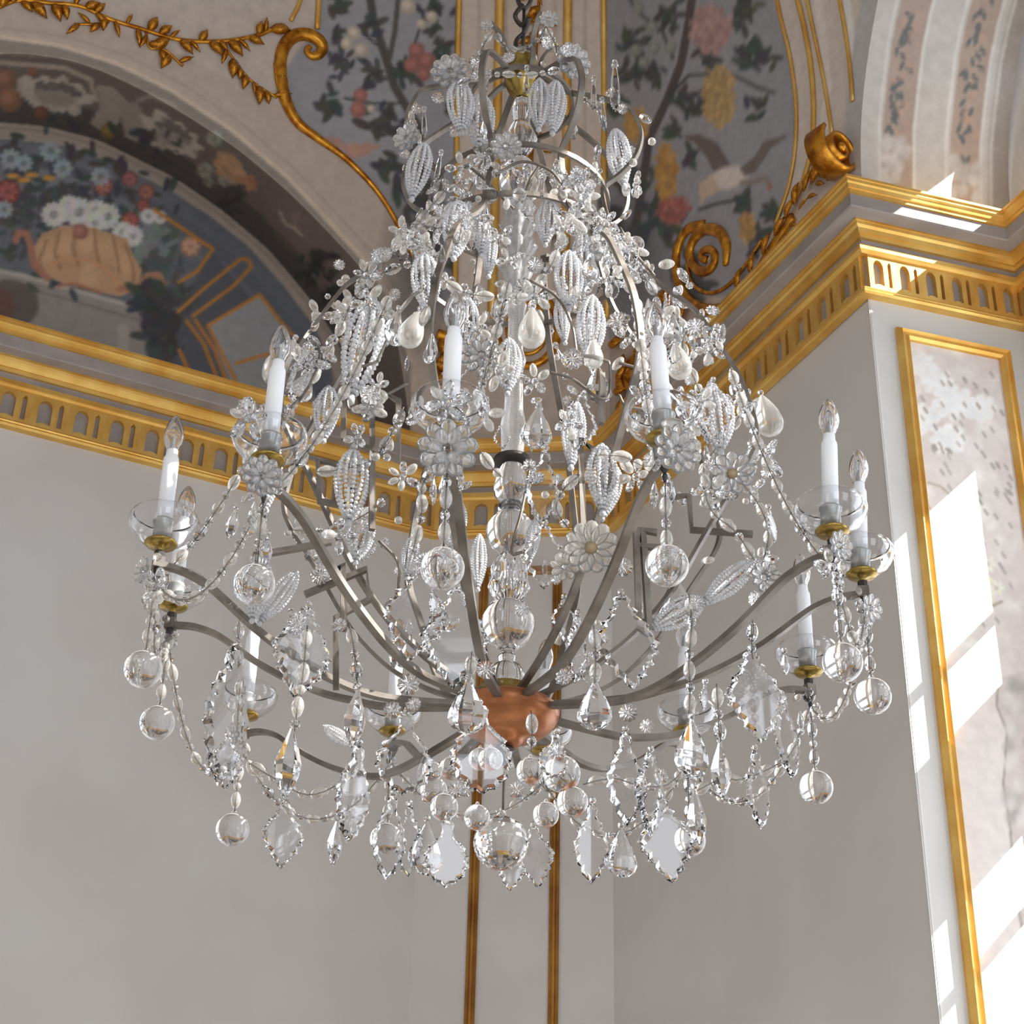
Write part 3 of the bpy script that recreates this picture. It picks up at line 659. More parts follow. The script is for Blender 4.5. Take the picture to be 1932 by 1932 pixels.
for (a, b), nl in list(zip(zip(STEM, STEM[1:]), [3]*10))+[((s[i], s[i+1]), 2) for s in SPR for i in range(len(s)-1)]:
    for k in range(nl):
        t = (k+.5)/nl; x = a[0]*(1-t)+b[0]*t; y = a[1]*(1-t)+b[1]*t; base = math.atan2(b[1]-a[1], b[0]-a[0])
        place_leaf(g, x, y, base+rnd.choice([-1, 1])*rnd.uniform(.6, 1.4), rnd.uniform(24, 40), rnd.choice([LEAF, LEAFW, LEAFW]))
# scroll frame of the first pendentive
g = root_at('gilded_scroll', 560, 120); tag(g, 'gilded scroll beside the garland, edging the painted orchard panel', 'ornament')
child_gilt(g, 'volute', [(585, 88), (578, 96), (586, 106), (600, 104), (608, 90), (600, 76), (580, 66), (556, 68), (538, 84), (529, 112), (530, 150)], 20, [.5, .6, .75, .9, 1.1, 1.25, 1.3, 1.25, 1.2, 1.15, 1.1])
child_gilt(g, 'moulding', [(530, 145), (537, 185), (560, 230), (600, 262), (650, 298), (702, 350), (738, 402), (768, 462), (804, 540)], 20, [1.15, 1.2, 1., .8, .62, .55, .5, .45, .4])
child_gilt(g, 'fillet', [(519, 120), (524, 160), (540, 205), (566, 244)], 9)
# big scroll on the window side
g = root_at('gilded_scroll', 1340, 520); tag(g, 'large gilded spiral scroll resting on the cornice below the painted goose', 'ornament')
child_gilt(g, 'volute', [(1336, 490), (1326, 486), (1328, 474), (1342, 470), (1352, 482), (1348, 502), (1330, 512), (1312, 502), (1304, 480), (1312, 452), (1334, 432), (1360, 438), (1374, 464), (1372, 500)], 20, [.8, .7, .7, .8, .9, 1, 1, 1, 1, 1.1, 1.2, 1.2, 1.1, .7])
child_gilt(g, 'moulding', [(1330, 424), (1302, 432), (1284, 460), (1278, 500), (1286, 540), (1310, 572), (1348, 584), (1392, 566), (1430, 520), (1462, 466), (1500, 408)], 22)
child_gilt(g, 'inner_moulding', [(1304, 470), (1300, 505), (1312, 538), (1342, 552), (1376, 538), (1410, 498), (1440, 452)], 8)
for (x, y, a, px) in [(1290, 560, 2.6, 60), (1285, 570, 2.1, 60), (1280, 590, 2.9, 56), (1300, 575, 1.9, 50), (1270, 560, 3.3, 50), (1275, 545, 2.4, 46)]: place_leaf(g, x, y, a, px, LEAFW, .03, 'acanthus_leaf')
for (x, y) in [(1400, 545), (1425, 515), (1448, 480), (1470, 445), (1490, 412), (1508, 385), (1525, 360), (1540, 335)]:
    place_leaf(g, x, y, -.9+rnd.uniform(-.5, .5), 44, LEAFW, .04, 'acanthus_leaf'); place_leaf(g, x+8, y+10, -.6+rnd.uniform(-.8, .8), 34, LEAF, .04, 'acanthus_leaf')
g = root_at('gilded_volute', 1590, 300); tag(g, 'gilded volute capping the cornice at the sunlit window reveal', 'ornament')
vp = vault_hit(1602, 284, .12); ax = (U*.34+NR*.85); ax /= np.linalg.norm(ax); e1 = np.cross(ax, (0, 0, 1)); e1 /= np.linalg.norm(e1); e2 = np.cross(e1, ax)
mb = MB(); path = [vp+e1*(.03+.0115*t)*math.cos(t+2.0)+e2*(.03+.0115*t)*math.sin(t+2.0) for t in np.linspace(0, 11.2, 70)]
mb.sweep([p-np.array(g.location) for p in path], [(-.012, -.07), (.012, -.07), (.006, -.03), (.014, 0), (.006, .03), (.012, .06), (-.012, .06)], up=ax); mb.add(*icos(.034, vp+ax*.05-np.array(g.location))); obj('volute', mb.mesh('volute', 'gold2'), g)
for k, (x, y, a, px) in enumerate([(1566, 318, -1.3, 66), (1556, 312, -1.6, 62), (1576, 330, -1.1, 52), (1548, 318, -1.4, 52), (1562, 332, -1.5, 60), (1570, 336, -.6, 52), (1550, 330, -1.2, 44), (1540, 345, -.9, 44)]): place_leaf(g, x, y, a, px, LEAFW, .05, 'acanthus_leaf')
# ornaments on the central rib and behind the chandelier
g = root_at('gilded_pendant', 1003, 200); tag(g, 'gilded hanging stucco garland on the central rib behind the chandelier top', 'ornament')
child_gilt(g, 'stem', [(1020, -60), (1014, 60), (1008, 180), (1004, 300), (1000, 400)], 5)
for y in [-40, -25, -5, 15, 30, 42, 60, 75, 230, 245, 262, 280, 300, 318, 335, 352]:
    for s in (-1, 1): place_leaf(g, 1010-y*.02+rnd.uniform(-12, 12), y, 1.57+s*rnd.uniform(.3, 1.8), rnd.uniform(20, 36), LEAFW if s > 0 else LEAF, .03, 'leaf')
g = root_at('gilded_medallion', 995, 620); tag(g, 'gilded oval medallion frame on the rib behind the candle bulbs', 'ornament')
child_gilt(g, 'ring', [(995+58*math.cos(a), 620+70*math.sin(a)) for a in np.linspace(0, 6.28, 24)], 16, smooth=3)
child_gilt(g, 'inner_ring', [(995+38*math.cos(a), 620+48*math.sin(a)) for a in np.linspace(0, 6.28, 24)], 8, smooth=3)
for i, (cx, lab) in enumerate(((838, 'gilded carved bracket left of the rib, behind the front candle'), (1195, 'gilded carved bracket right of the rib, behind the crystal strands'))):
    g = root_at('gilded_bracket', cx, 690); tag(g, lab, 'ornament')
    child_gilt(g, 'scroll', [(cx-14, 630), (cx+12, 640), (cx+16, 665), (cx-6, 690), (cx-12, 720), (cx+10, 745), (cx+16, 775)], 22)
    for k in range(9): place_leaf(g, cx+rnd.uniform(-26, 26), 640+k*15, 1.57+rnd.uniform(-1.2, 1.2), 46, LEAFW, .04, 'acanthus_leaf')

# ================================================================== chandelier
AXX, AXY = -.00245, 3.654; ROOTZ = 2.895
ROOT = np.array([AXX, AXY, ROOTZ])
ch = empty('chandelier', ROOT)
tag(ch, 'large iron and crystal chandelier with twelve white electric candles hanging from a dark hook', 'chandelier')
def Zy(y):                         # height on the axis seen at image row y
    lo, hi = 0., 8.
    for _ in range(45):
        m = (lo+hi)/2
        if project([AXX, AXY, m])[1] > y: lo = m
        else: hi = m
    return lo-ROOTZ
def cpt(x, y, dep=0.):             # point seen at (x, y), dep metres in front of the axis plane
    return onplane(x, y, (0, AXY-dep, 0), np.array([0, 1., 0]))-ROOT
def pxm(p): return float((np.asarray(p)+ROOT-CAM)@_fw)/F      # metres per pixel at p
def pol(r, a, z): return np.array([r*math.cos(a), r*math.sin(a), z])
R2 = math.radians
part = lambda name, mb, material, smooth=True, parent=ch: obj(name, mb.mesh(name, material, smooth), parent)

# ---- shared crystal meshes (unit sized)
def ball_mesh(name, material, seg=20, rings=12, nub=True, smooth=True):
    prof = [(math.sin(math.pi*i/rings), -math.cos(math.pi*i/rings)) for i in range(rings+1)]
    if nub: prof = prof[:-1]+[(.2, .99), (.16, 1.1), (.1, 1.22), (0, 1.25)]
    mb = MB().lathe(prof, seg); return mb.mesh(name, material, smooth)
BALL = ball_mesh('glass_ball', 'glass', 32, 20)
ROUND = ball_mesh('round_bead', 'facet', 8, 6, False, False)
PEARLB = ball_mesh('pearl_bead', 'pearl', 12, 8, False)
def almond(name, material, seg=8, facet=False):
    prof = [(0, -1), (.2, -.9), (.34, -.7), (.44, -.4), (.5, 0), (.44, .4), (.34, .7), (.2, .9), (0, 1)]
    return MB().lathe(prof, seg).mesh(name, material, not facet)
ALM = almond('almond_bead', 'pearl', 12); ALMC = almond('clear_almond_bead', 'facet', 8, True)
def plate(name, half, thick=.075, material='facet', ridge=.8):
    """cut pendant: half outline [(halfwidth, z)] from top to bottom, bevelled to a raised table"""
    out = [(w, z) for w, z in half]+[(-w, z) for w, z in half[::-1] if w > 1e-6]
    n = len(out); cz = sum(p[1] for p in out)/n; vs = []
    for (x, z) in out: vs.append((x, 0, z))
    for sy in (-1, 1):
        for (x, z) in out: vs.append((x*ridge, sy*thick*.5, (z-cz)*(ridge+.09)+cz))
    fs = []
    for s in (0, 1):
        o = n*(1+s)
        for i in range(n):
            j = (i+1) % n; fs.append((i, j, o+j, o+i))
        fs.append(tuple(o+i for i in range(n)))
    return MB().add(vs, fs).mesh(name, material, False)
KITE = plate('kite_pendant', [(0, .0), (.05, -.01), (.085, -.05), (.06, -.09), (.09, -.13), (.14, -.17), (.11, -.21), (.17, -.27), (.23, -.30), (.22, -.36), (.27, -.42), (.31, -.50), (.27, -.55), (.29, -.61), (.22, -.66), (.23, -.73), (.15, -.78), (.15, -.85), (.07, -.9), (.06, -.95), (0, -1)])
LEAFP = plate('leaf_pendant', [(0, 0), (.05, -.02), (.06, -.08), (.04, -.14), (.07, -.2), (.12, -.25), (.12, -.31), (.17, -.36), (.165, -.43), (.21, -.5), (.19, -.56), (.21, -.63), (.165, -.69), (.17, -.76), (.11, -.82), (.11, -.89), (.05, -.94), (0, -1)])
NECK = plate('gourd_pendant', [(0, 0), (.06, -.01), (.09, -.06), (.07, -.14), (.09, -.22), (.17, -.32), (.26, -.40), (.24, -.46), (.31, -.52), (.29, -.60), (.32, -.68), (.26, -.74), (.26, -.82), (.17, -.87), (.14, -.94), (.06, -.95), (0, -1)])
def dropmesh(name, prof, seg=8, flat=.55, material='facet'):
    mb = MB().lathe(prof, seg); mb.v = [(x, y*flat, z) for x, y, z in mb.v]; return mb.mesh(name, material, False)
DROP = dropmesh('drop_pendant', [(0, 0), (.03, -.01), (.06, -.06), (.13, -.2), (.23, -.42), (.3, -.62), (.31, -.74), (.25, -.88), (.13, -.97), (0, -1)], 10)
PEAR = MB().lathe([(0, 0), (.035, -.02), (.07, -.08), (.13, -.2), (.19, -.34), (.245, -.5), (.275, -.64), (.275, -.76), (.24, -.88), (.17, -.96), (.09, -.99), (0, -1)], 24).mesh('milky_drop', 'pearl')
SPIN = dropmesh('spindle_pendant', [(0, 0), (.03, -.02), (.05, -.1), (.11, -.28), (.17, -.5), (.15, -.68), (.09, -.85), (.03, -.97), (0, -1)], 6, .8)
ICIC = dropmesh('icicle_pendant', [(0, 0), (.05, -.01), (.06, -.05), (.03, -.09), (.055, -.3), (.075, -.7), (.06, -.88), (0, -1)], 6, 1)
def podmesh(name, wide, strings, nb):
    """husk of bead strings bowed round an open core"""
    mb = MB()
    for k in range(strings):
        a = 2*math.pi*k/strings
        for i in range(nb):
            t = i/(nb-1); r = wide*math.sin(math.pi*t**.85)**.9+.015; p = (r*math.cos(a), r*math.sin(a)*.75, -t)
            mb.add(*icos(.026, p))
    mb.add(*icos(.05, (0, 0, -1.03)))
    return mb.mesh(name, 'bead', True)
PODS = [podmesh('beaded_husk', .19, 11, 21), podmesh('beaded_husk', .24, 12, 20), podmesh('beaded_husk', .14, 9, 22)]
CORE = MB().lathe([(0, -.02), (.03, -.05), (.045, -.3), (.05, -.5), (.04, -.7), (.02, -.92), (0, -.96)], 8).mesh('husk_core', 'glass', False)
def rosette_mesh(n=10):
    mb = MB(); vs = [(0, -.22, 0), (0, .12, 0)]; k = n*4
    for i in range(k):
        a = 2*math.pi*i/k; r = 1-.14*(1 if i % 4 == 2 else 0)-.05*(1 if i % 4 in (1, 3) else 0); y = -.1+(.13 if i % 4 == 2 else 0)
        vs.append((r*math.cos(a), y, r*math.sin(a)))
    for i in range(k):
        a = 2*math.pi*i/k; vs.append((.5*math.cos(a), -.25+(.12 if i % 4 == 2 else 0), .5*math.sin(a)))
    fs = []
    for i in range(k):
        j = (i+1) % k; fs += [(0, 2+k+i, 2+k+j), (2+k+i, 2+i, 2+j, 2+k+j), (1, 2+j, 2+i)]
    return mb.add(vs, fs).mesh('rosette', 'facet', False)
ROS = rosette_mesh()
PETAL = MB().lathe([(0, 0), (.1, .03), (.2, .25), (.235, .5), (.21, .78), (.12, .95), (0, 1)], 8)
PETAL.v = [(x*1.4, y*.4-.16*z*(1-z)*2, z) for x, y, z in PETAL.v]; PETAL = PETAL.mesh('petal', 'pearl')
PETALC = MB().lathe([(0, 0), (.1, .03), (.2, .25), (.235, .5), (.21, .78), (.12, .95), (0, 1)], 8)
PETALC.v = [(x*1.4, y*.4-.16*z*(1-z)*2, z) for x, y, z in PETALC.v]; PETALC = PETALC.mesh('petal', 'petal')
FC = ball_mesh('flower_centre', 'tan', 12, 8, False); FCC = ball_mesh('flower_centre', 'facet', 10, 8, False, False)

def xf(p, s, ry=0, rz=0, rx=0, sx=1):
    m = Matrix.Translation(Vector([float(q) for q in p])) @ Matrix.Rotation(rz, 4, 'Z') @ Matrix.Rotation(ry, 4, 'Y') @ Matrix.Rotation(rx, 4, 'X') @ Matrix.Diagonal((s*sx, s*(sx if sx < 1 else 1), s, 1))
    return m
def facing(p, s, tilt=0, roll=0):
    """matrix whose -Y looks at the viewer side of the chandelier, tilted"""
    q = Vector([0, 1, .25]).to_track_quat('Y', 'Z').to_matrix().to_4x4()
    return Matrix.Translation(Vector([float(c) for c in p])) @ q @ Matrix.Rotation(roll, 4, 'Y') @ Matrix.Rotation(tilt, 4, 'Z') @ Matrix.Diagonal((s, s, s, 1))
def along(p, d, s, sw=None):
    q = Vector([float(c) for c in d]).to_track_quat('Z', 'X').to_matrix().to_4x4(); sw = sw or s
    return Matrix.Translation(Vector([float(c) for c in p])) @ q @ Matrix.Diagonal((sw, sw, s, 1))

# ---- frame : 12 arms
ARMS = {0: (23.1, 3.53), 1: (54.0, 3.515), 2: (82.5, 3.51), 3: (112, 3.533), 4: (144.3, 3.445), 5: (171.5, 3.565), 6: (199.5, 3.515), 7: (232.8, 3.502), 8: (261.3, 3.483), 9: (291.4, 3.506), 10: (326.3, 3.485), 11: (350.5, 3.56)}
RR = .8
APROF = [(.06, -.245), (.13, -.258), (.24, -.268), (.31, -.268), (.395, -.25), (.48, -.215), (.555, -.174), (.605, -.14), (.655, -.102), (.693, -.077), (.742, -.058), (.785, -.052), (.8, -.052)]
CUPS = {}
BULB = MB().lathe([(.0105, 0), (.012, .006), (.0165, .018), (.0188, .03), (.0182, .042), (.0145, .058), (.008, .072), (.003, .078), (0, .079), (0, .0755), (.0018, .0748), (.0058, .0698), (.0123, .0567), (.016, .0417), (.0166, .0303), (.0143, .0188), (.0098, .007), (.0083, 0)], 20).mesh('bulb', 'glass')
fb = MB(); fb.lathe([(.0045, 0), (.005, .012), (.0028, .026), (.002, .03), (0, .031)], 8)
for s in (-1, 1): fb.tube([(s*.002, 0, .028), (s*.006, 0, .042), (s*.004, 0, .05)], .0005, 4)
fb.tube([(-.004+.008*t, .002*math.sin(40*t), .05+.003*math.sin(3.14*t)) for t in np.linspace(0, 1, 18)], .0006, 4)
FILA = fb.mesh('filament', 'tin')
TUBE = MB().lathe([(0, 0), (.0175, 0), (.0175, .158), (.0165, .166), (.0135, .172), (.0128, .186), (.011, .188), (0, .188)], 20).mesh('candle', 'candle')
SOCK = MB().lathe([(0, 0), (.024, 0), (.024, .004), (.0215, .006), (.0215, .046), (.024, .05), (.024, .054), (0, .054)], 20).mesh('socket', 'tin')
PAN = MB().lathe([(.012, .004), (.03, .004), (.05, .012), (.066, .026), (.0755, .043), (.077, .056), (.072, .068), (.067, .0725), (.0662, .0722), (.071, .0675), (.0758, .0557), (.0743, .0433), (.065, .0269), (.0493, .0131), (.03, .0051), (.012, .0051)], 36).mesh('drip_pan', 'glass')
BRC = MB().lathe([(0, -.034), (.006, -.034), (.008, -.026), (.006, -.02), (.0075, -.012), (.02, -.008), (.033, -.004), (.036, 0), (.034, .003), (0, .004)], 24).mesh('brass_cup', 'brass')
FINI = MB().lathe([(0, -.1), (.003, -.098), (.006, -.085), (.003, -.078), (.009, -.07), (.009, -.06), (.004, -.055), (.012, -.048), (.012, -.02), (.006, -.018), (0, -.018)], 8).mesh('finial', 'dark', False)
TILT = {10: (.05, 0), 11: (.06, 0), 9: (-.05, 0), 6: (-.02, 0)}
for k, (ang, zr) in ARMS.items():
    a = R2(ang); zc = zr-ROOTZ
    path = smoothpath([pol(r, a, zc+dz*(1 if r > .3 else 1)) for r, dz in APROF], 4)
    hub = Zy(1335)-.005
    path = [p+np.array([0, 0, (hub-(zc-.25))*max(0, 1-np.hypot(p[0], p[1])/.35)]) for p in path]
    mb = MB().bar(path, .009, .006); e = pol(.8, a, zc-.048); mb.box(e, pol(.012, a, 0), pol(.012, a+1.5708, 0), (0, 0, .013)); part('arm', mb, 'iron', False)
    top = pol(RR, a, zc); CUPS[k] = top
    cn = obj('candle', TUBE, ch, matrix=Matrix.Translation(Vector(top)+Vector((0, 0, .052))) @ Matrix.Rotation(TILT.get(k, (0, 0))[0], 4, 'Y'))
    obj('bulb', BULB, cn, matrix=xf((0, 0, .185), 1.2)); obj('filament', FILA, cn, matrix=xf((0, 0, .186), 1.2)); obj('socket', SOCK, cn, loc=(0, 0, -.05))
    pn = obj('drip_pan', PAN, ch, loc=top); obj('brass_cup', BRC, pn); obj('finial', FINI, pn)
# ---- frame : pear shaped cage of eight ribs, crown, hoops, meanders
CAGE = [(.05, 1325), (.10, 1312), (.19, 1282), (.29, 1230), (.385, 1150), (.46, 1060), (.52, 990), (.57, 935), (.592, 895), (.588, 850), (.565, 786), (.528, 730), (.494, 683), (.462, 645), (.418, 612), (.368, 579), (.319, 546), (.278, 509), (.245, 450), (.228, 400), (.235, 380), (.275, 365), (.315, 339), (.333, 301), (.321, 268), (.293, 240), (.218, 214), (.14, 194), (.10, 176), (.07, 160), (.04, 150)]
CRZ = [(r, Zy(y)) for r, y in CAGE]
RIBS = [R2(207+45*k) for k in range(8)]
for a in RIBS:
    sc = smoothpath([pol(r, a, z) for r, z in CRZ], 4)
    part('cage_rib', MB().bar(sc, .0045, .0078, up=np.array([-math.sin(a), math.cos(a), 0])), 'iron', False)
def cage_r(z):
    zs = [q[1] for q in CRZ]; return float(np.interp(z, zs, [q[0] for q in CRZ]))
for a in RIBS[::2]:
    part('horn', MB().bar(smoothpath([pol(r, a, Zy(y)) for r, y in ((.05, 150), (.06, 128), (.055, 105), (.075, 80), (.105, 68))], 5), .004, .007, up=np.array([-math.sin(a), math.cos(a), 0])), 'iron', False)
def hoop(r, z, wx=.004, wy=.007, name='hoop', n=48): part(name, MB().bar([pol(r, 2*math.pi*i/n, z) for i in range(n)], wx, wy, closed=True), 'iron', False)
for r, y in ((.236, 388), (.268, 495), (.14, 196)): hoop(r, Zy(y))
def rod(pts, dep, r=.004, name='scroll_rod', sq=False):
    d = dep if isinstance(dep, (list, tuple)) else [dep]*len(pts)
    P = [cpt(x, y, q) for (x, y), q in zip(pts, d)]
    if sq: part(name, MB().bar(P, .0065, .0065), 'iron', False)
    else: part(name, MB().tube(smoothpath(P, 6), r, 6), 'iron')
MEAND = [([(702, 1000), (702, 728), (752, 757), (752, 870), (648, 826), (648, 735)], .33), ([(662, 880), (600, 870), (603, 946), (672, 958)], .28), ([(648, 1190), (648, 1065), (600, 1100)], .2), ([(575, 1122), (692, 1074), (696, 1132), (634, 1166), (634, 1300)], .18),
         ([(1258, 1035), (1202, 1030), (1206, 1000), (1240, 1005)], .2), ([(1200, 1005), (1206, 1190), (1225, 1200)], .2), ([(1225, 1190), (1212, 1000)], .2), ([(1255, 940), (1300, 935), (1305, 1000), (1420, 1008)], .1), ([(1135, 705), (1135, 800)], .3), ([(1100, 1000), (1095, 830), (1120, 850)], .3), ([(500, 1045), (560, 1035), (625, 1022)], .1)]
for pts, dep in MEAND: rod(pts, dep, sq=True, name='meander_bar')
for pts, dep in [([(805, 540), (760, 575), (735, 630), (712, 682)], .38), ([(712, 682), (660, 705), (655, 760), (668, 772), (720, 750), (770, 722)], .36), ([(1000, 528), (1050, 560), (1078, 610), (1088, 668)], .42), ([(1035, 702), (1080, 715), (1128, 750), (1148, 745), (1150, 690), (1140, 680), (1105, 672)], .4), ([(1168, 685), (1225, 700)], .38), ([(1168, 745), (1180, 765), (1215, 775)], .38),
                 ([(715, 1020), (750, 1060), (752, 1110)], .2), ([(1210, 1170), (1250, 1165), (1290, 1125)], .15), ([(548, 770), (575, 740), (600, 690), (600, 650), (580, 640)], .2), ([(1000, 880), (985, 960), (965, 1040), (985, 1042)], .2), ([(1170, 430), (1200, 480), (1235, 520)], .1), ([(880, 310), (910, 335), (955, 380), (970, 395)], .24), ([(1020, 310), (1000, 340), (985, 380)], .24), ([(935, 330), (985, 305), (1035, 320), (1058, 345)], .3), ([(1060, 380), (1080, 405), (1105, 420)], .25)]: rod(pts, dep, .0035)
# ---- central stem
def stem(name, rows, material, n=24, smooth=True, flute=0, nf=0):
    prof = [(r/830, Zy(y)) for r, y in rows]; return part(name, MB().lathe([(0, prof[0][1])]+prof+[(0, prof[-1][1])], n, flute=flute, nf=nf), material, smooth)
stem('hook_rod', [(4, 20), (4, 120)], 'dark')
hk = [cpt(985, 10), cpt(972, 30, .02), cpt(985, 48), cpt(998, 35, .02), cpt(990, 60), cpt(976, 74), cpt(974, 88), cpt(984, 92)]
part('hook', MB().tube(smoothpath(hk, 6), .007, 8), 'dark')
mb = MB(); zz0 = Zy(12)
for i in range(26):
    c = zz0+i*.11; s = R2(90*(i % 2)); pts = [np.array([.022*math.cos(t)*math.cos(s), .022*math.cos(t)*math.sin(s), c+.06+.068*math.sin(t)]) for t in np.linspace(0, 2*math.pi, 15)[:-1]]
    lk = MB().tube(pts, .007, 6, closed=True, up=(math.sin(s), -math.cos(s), .01)); obj('chain_link', lk.mesh('chain_link', 'dark'), ch)
stem('brass_vase', [(28, 112), (34, 118), (26, 124), (40, 138), (42, 152), (34, 168), (20, 180), (16, 188)], 'brass')
stem('vase_cap', [(8, 98), (30, 104), (34, 112), (26, 116)], 'tin')
stem('baluster', [(16, 188), (20, 200), (22, 215), (18, 232), (28, 248), (36, 262), (30, 276), (14, 290), (10, 304)], 'glass', flute=.06, nf=8, n=48)
stem('globe', [(10, 302), (26, 308), (42, 325), (46, 345), (40, 366), (22, 384), (12, 390)], 'glass')
for y0, y1, r in ((390, 430, 36), (425, 470, 40), (465, 505, 40), (500, 550, 42)): stem('leaf_cup', [(10, y1), (16, y1-4), (r*.75, y0+14), (r, y0), (r-5, y0+1), (r*.6, y0+16), (12, y1-10)], 'frost', n=40, smooth=False, flute=.1, nf=8)
stem('column', [(14, 392), (14, 560), (20, 575), (15, 600), (15, 660), (22, 680), (16, 700), (18, 770), (24, 800), (20, 868)], 'frost', n=20, flute=.07, nf=10, smooth=False)
stem('collar', [(38, 868), (38, 874), (30, 878), (12, 878)], 'dark')
stem('bell', [(16, 878), (24, 882), (30, 900), (36, 922), (34, 934), (20, 944), (16, 950)], 'glass')
stem('ring_bead', [(16, 948), (26, 954), (26, 962), (16, 968)], 'glass')
stem('globe', [(14, 966), (34, 976), (48, 996), (48, 1012), (36, 1030), (18, 1042), (14, 1048)], 'glass')
stem('fluted_baluster', [(16, 1046), (26, 1056), (34, 1072), (32, 1092), (38, 1108), (30, 1124), (18, 1136)], 'glass', flute=.08, nf=10, n=50, smooth=False)
stem('globe', [(16, 1134), (38, 1146), (50, 1168), (50, 1186), (38, 1208), (20, 1222), (12, 1232)], 'glass')
stem('cup', [(12, 1232), (18, 1240), (14, 1250), (26, 1258), (36, 1276), (38, 1296), (36, 1302)], 'glass')
stem('gallery', [(52, 1302), (56, 1304), (56, 1318), (62, 1330), (70, 1334), (40, 1334)], 'brass', 40)
zg = Zy(1311)
for i in range(18): obj('gallery_bead', ROUND, ch, matrix=xf(pol(57/830, 2*math.pi*i/18, zg), .006))
stem('hub_bowl', [(72, 1330), (92, 1334), (100, 1341), (98, 1353), (90, 1367), (74, 1380), (52, 1389), (36, 1393), (32, 1400), (22, 1408)], 'copper', 40)
stem('lower_finial', [(18, 1412), (20, 1418), (12, 1424), (14, 1434), (8, 1442), (4, 1446)], 'dark', 12)
part('drop_rod', MB().tube([(0, 0, Zy(1440)), (0, 0, Zy(1535))], .003, 6), 'wire')
def ball(x, y, r, dep): p = cpt(x, y, dep); s = r*pxm(p); return obj('glass_ball', BALL, ch, matrix=xf(p, s))
obj('glass_ball', ball_mesh('cut_glass_ball', 'facet', 22, 14, True, False), ch, matrix=xf(cpt(945, 1590, .02), 52*pxm(cpt(945, 1590))))
for x, y, r, dep in [(838, 1523, 27, .12), (900, 1542, 25, .12), (1030, 1537, 25, .1), (1080, 1513, 30, .1), (1000, 1455, 27, .16), (1060, 1460, 36, .12), (925, 1435, 24, .18), (905, 1434, 22, .12), (850, 1450, 22, .1), (815, 1455, 20, .14), (818, 1490, 26, .1),
                     (925, 369, 15, .26), (980, 367, 13, .3), (1112, 398, 14, .2), (1140, 432, 14, .15), (1200, 461, 16, .1), (1068, 345, 15, .15), (775, 443, 14, .2), (803, 417, 15, .15), (700, 505, 13, .1), (650, 600, 11, .1)]: ball(x, y, r, dep)

# ---- strands
def strand(P, pitch=(.046, .021), name='bead_strand', first=0, size=1., clear=False):
    P = [np.asarray(p, float) for p in P]; mb = MB().tube(P, .0011, 4); w = part(name, mb, 'wire')
    cum = np.concatenate([[0], np.cumsum([np.linalg.norm(b-a) for a, b in zip(P, P[1:])])]); pos = .006; k = first
    A = np.array(P)
    while pos < cum[-1]-.004:
        big = k % 2 == 0; L = (pitch[0] if big else pitch[1])*size; c = pos+L/2
        if c > cum[-1]: break
        p = np.array([np.interp(c, cum, A[:, j]) for j in range(3)]); q = np.array([np.interp(min(c+.004, cum[-1]), cum, A[:, j]) for j in range(3)]); d = q-p+1e-9
        if big: obj('almond_bead', ALMC if clear else (ALM if rnd.random() < .75 else ALMC), w, matrix=along(p, d, L*.48, L*.55))
        else: obj('round_bead', ROUND if rnd.random() < .7 else PEARLB, w, matrix=along(p, d, L*.46))
        pos += L+.0025; k += 1
    return w
def sag(a, b, s, n=14): return [a*(1-t)+b*t-np.array([0, 0, 4*s*t*(1-t)]) for t in np.linspace(0, 1, n)]
BALLR = {0: .041, 3: .04}
for k, top in CUPS.items():
    l = .30 if k not in (7, 9) else .28; z = top[2]
    if k == 2: continue
    strand([top+[0, 0, -.1], top+[0, 0, -.15], top+[0, 0, -l+.045]], first=1)
    obj('glass_ball', BALL, ch, matrix=xf(top+[0, 0, -l], .0405))
ks = sorted(CUPS)
for i in range(12):
    a, b = CUPS[ks[i]]+[0, 0, -.09], CUPS[ks[(i+1) % 12]]+[0, 0, -.09]
    if i in (7, 8, 9): continue
    strand(sag(a, b, .17 if i in (3, 4, 0, 1) else .12))
for k in CUPS:                               # from the cups up to the cage
    a = R2(ARMS[k][0]); z = Zy(800)
    if k in (0, 1, 2, 3, 4, 5, 11): continue
    strand(sag(CUPS[k]+[0, 0, -.05]-pol(.03, a, 0), pol(cage_r(z)-.01, a+.12, z), .06))
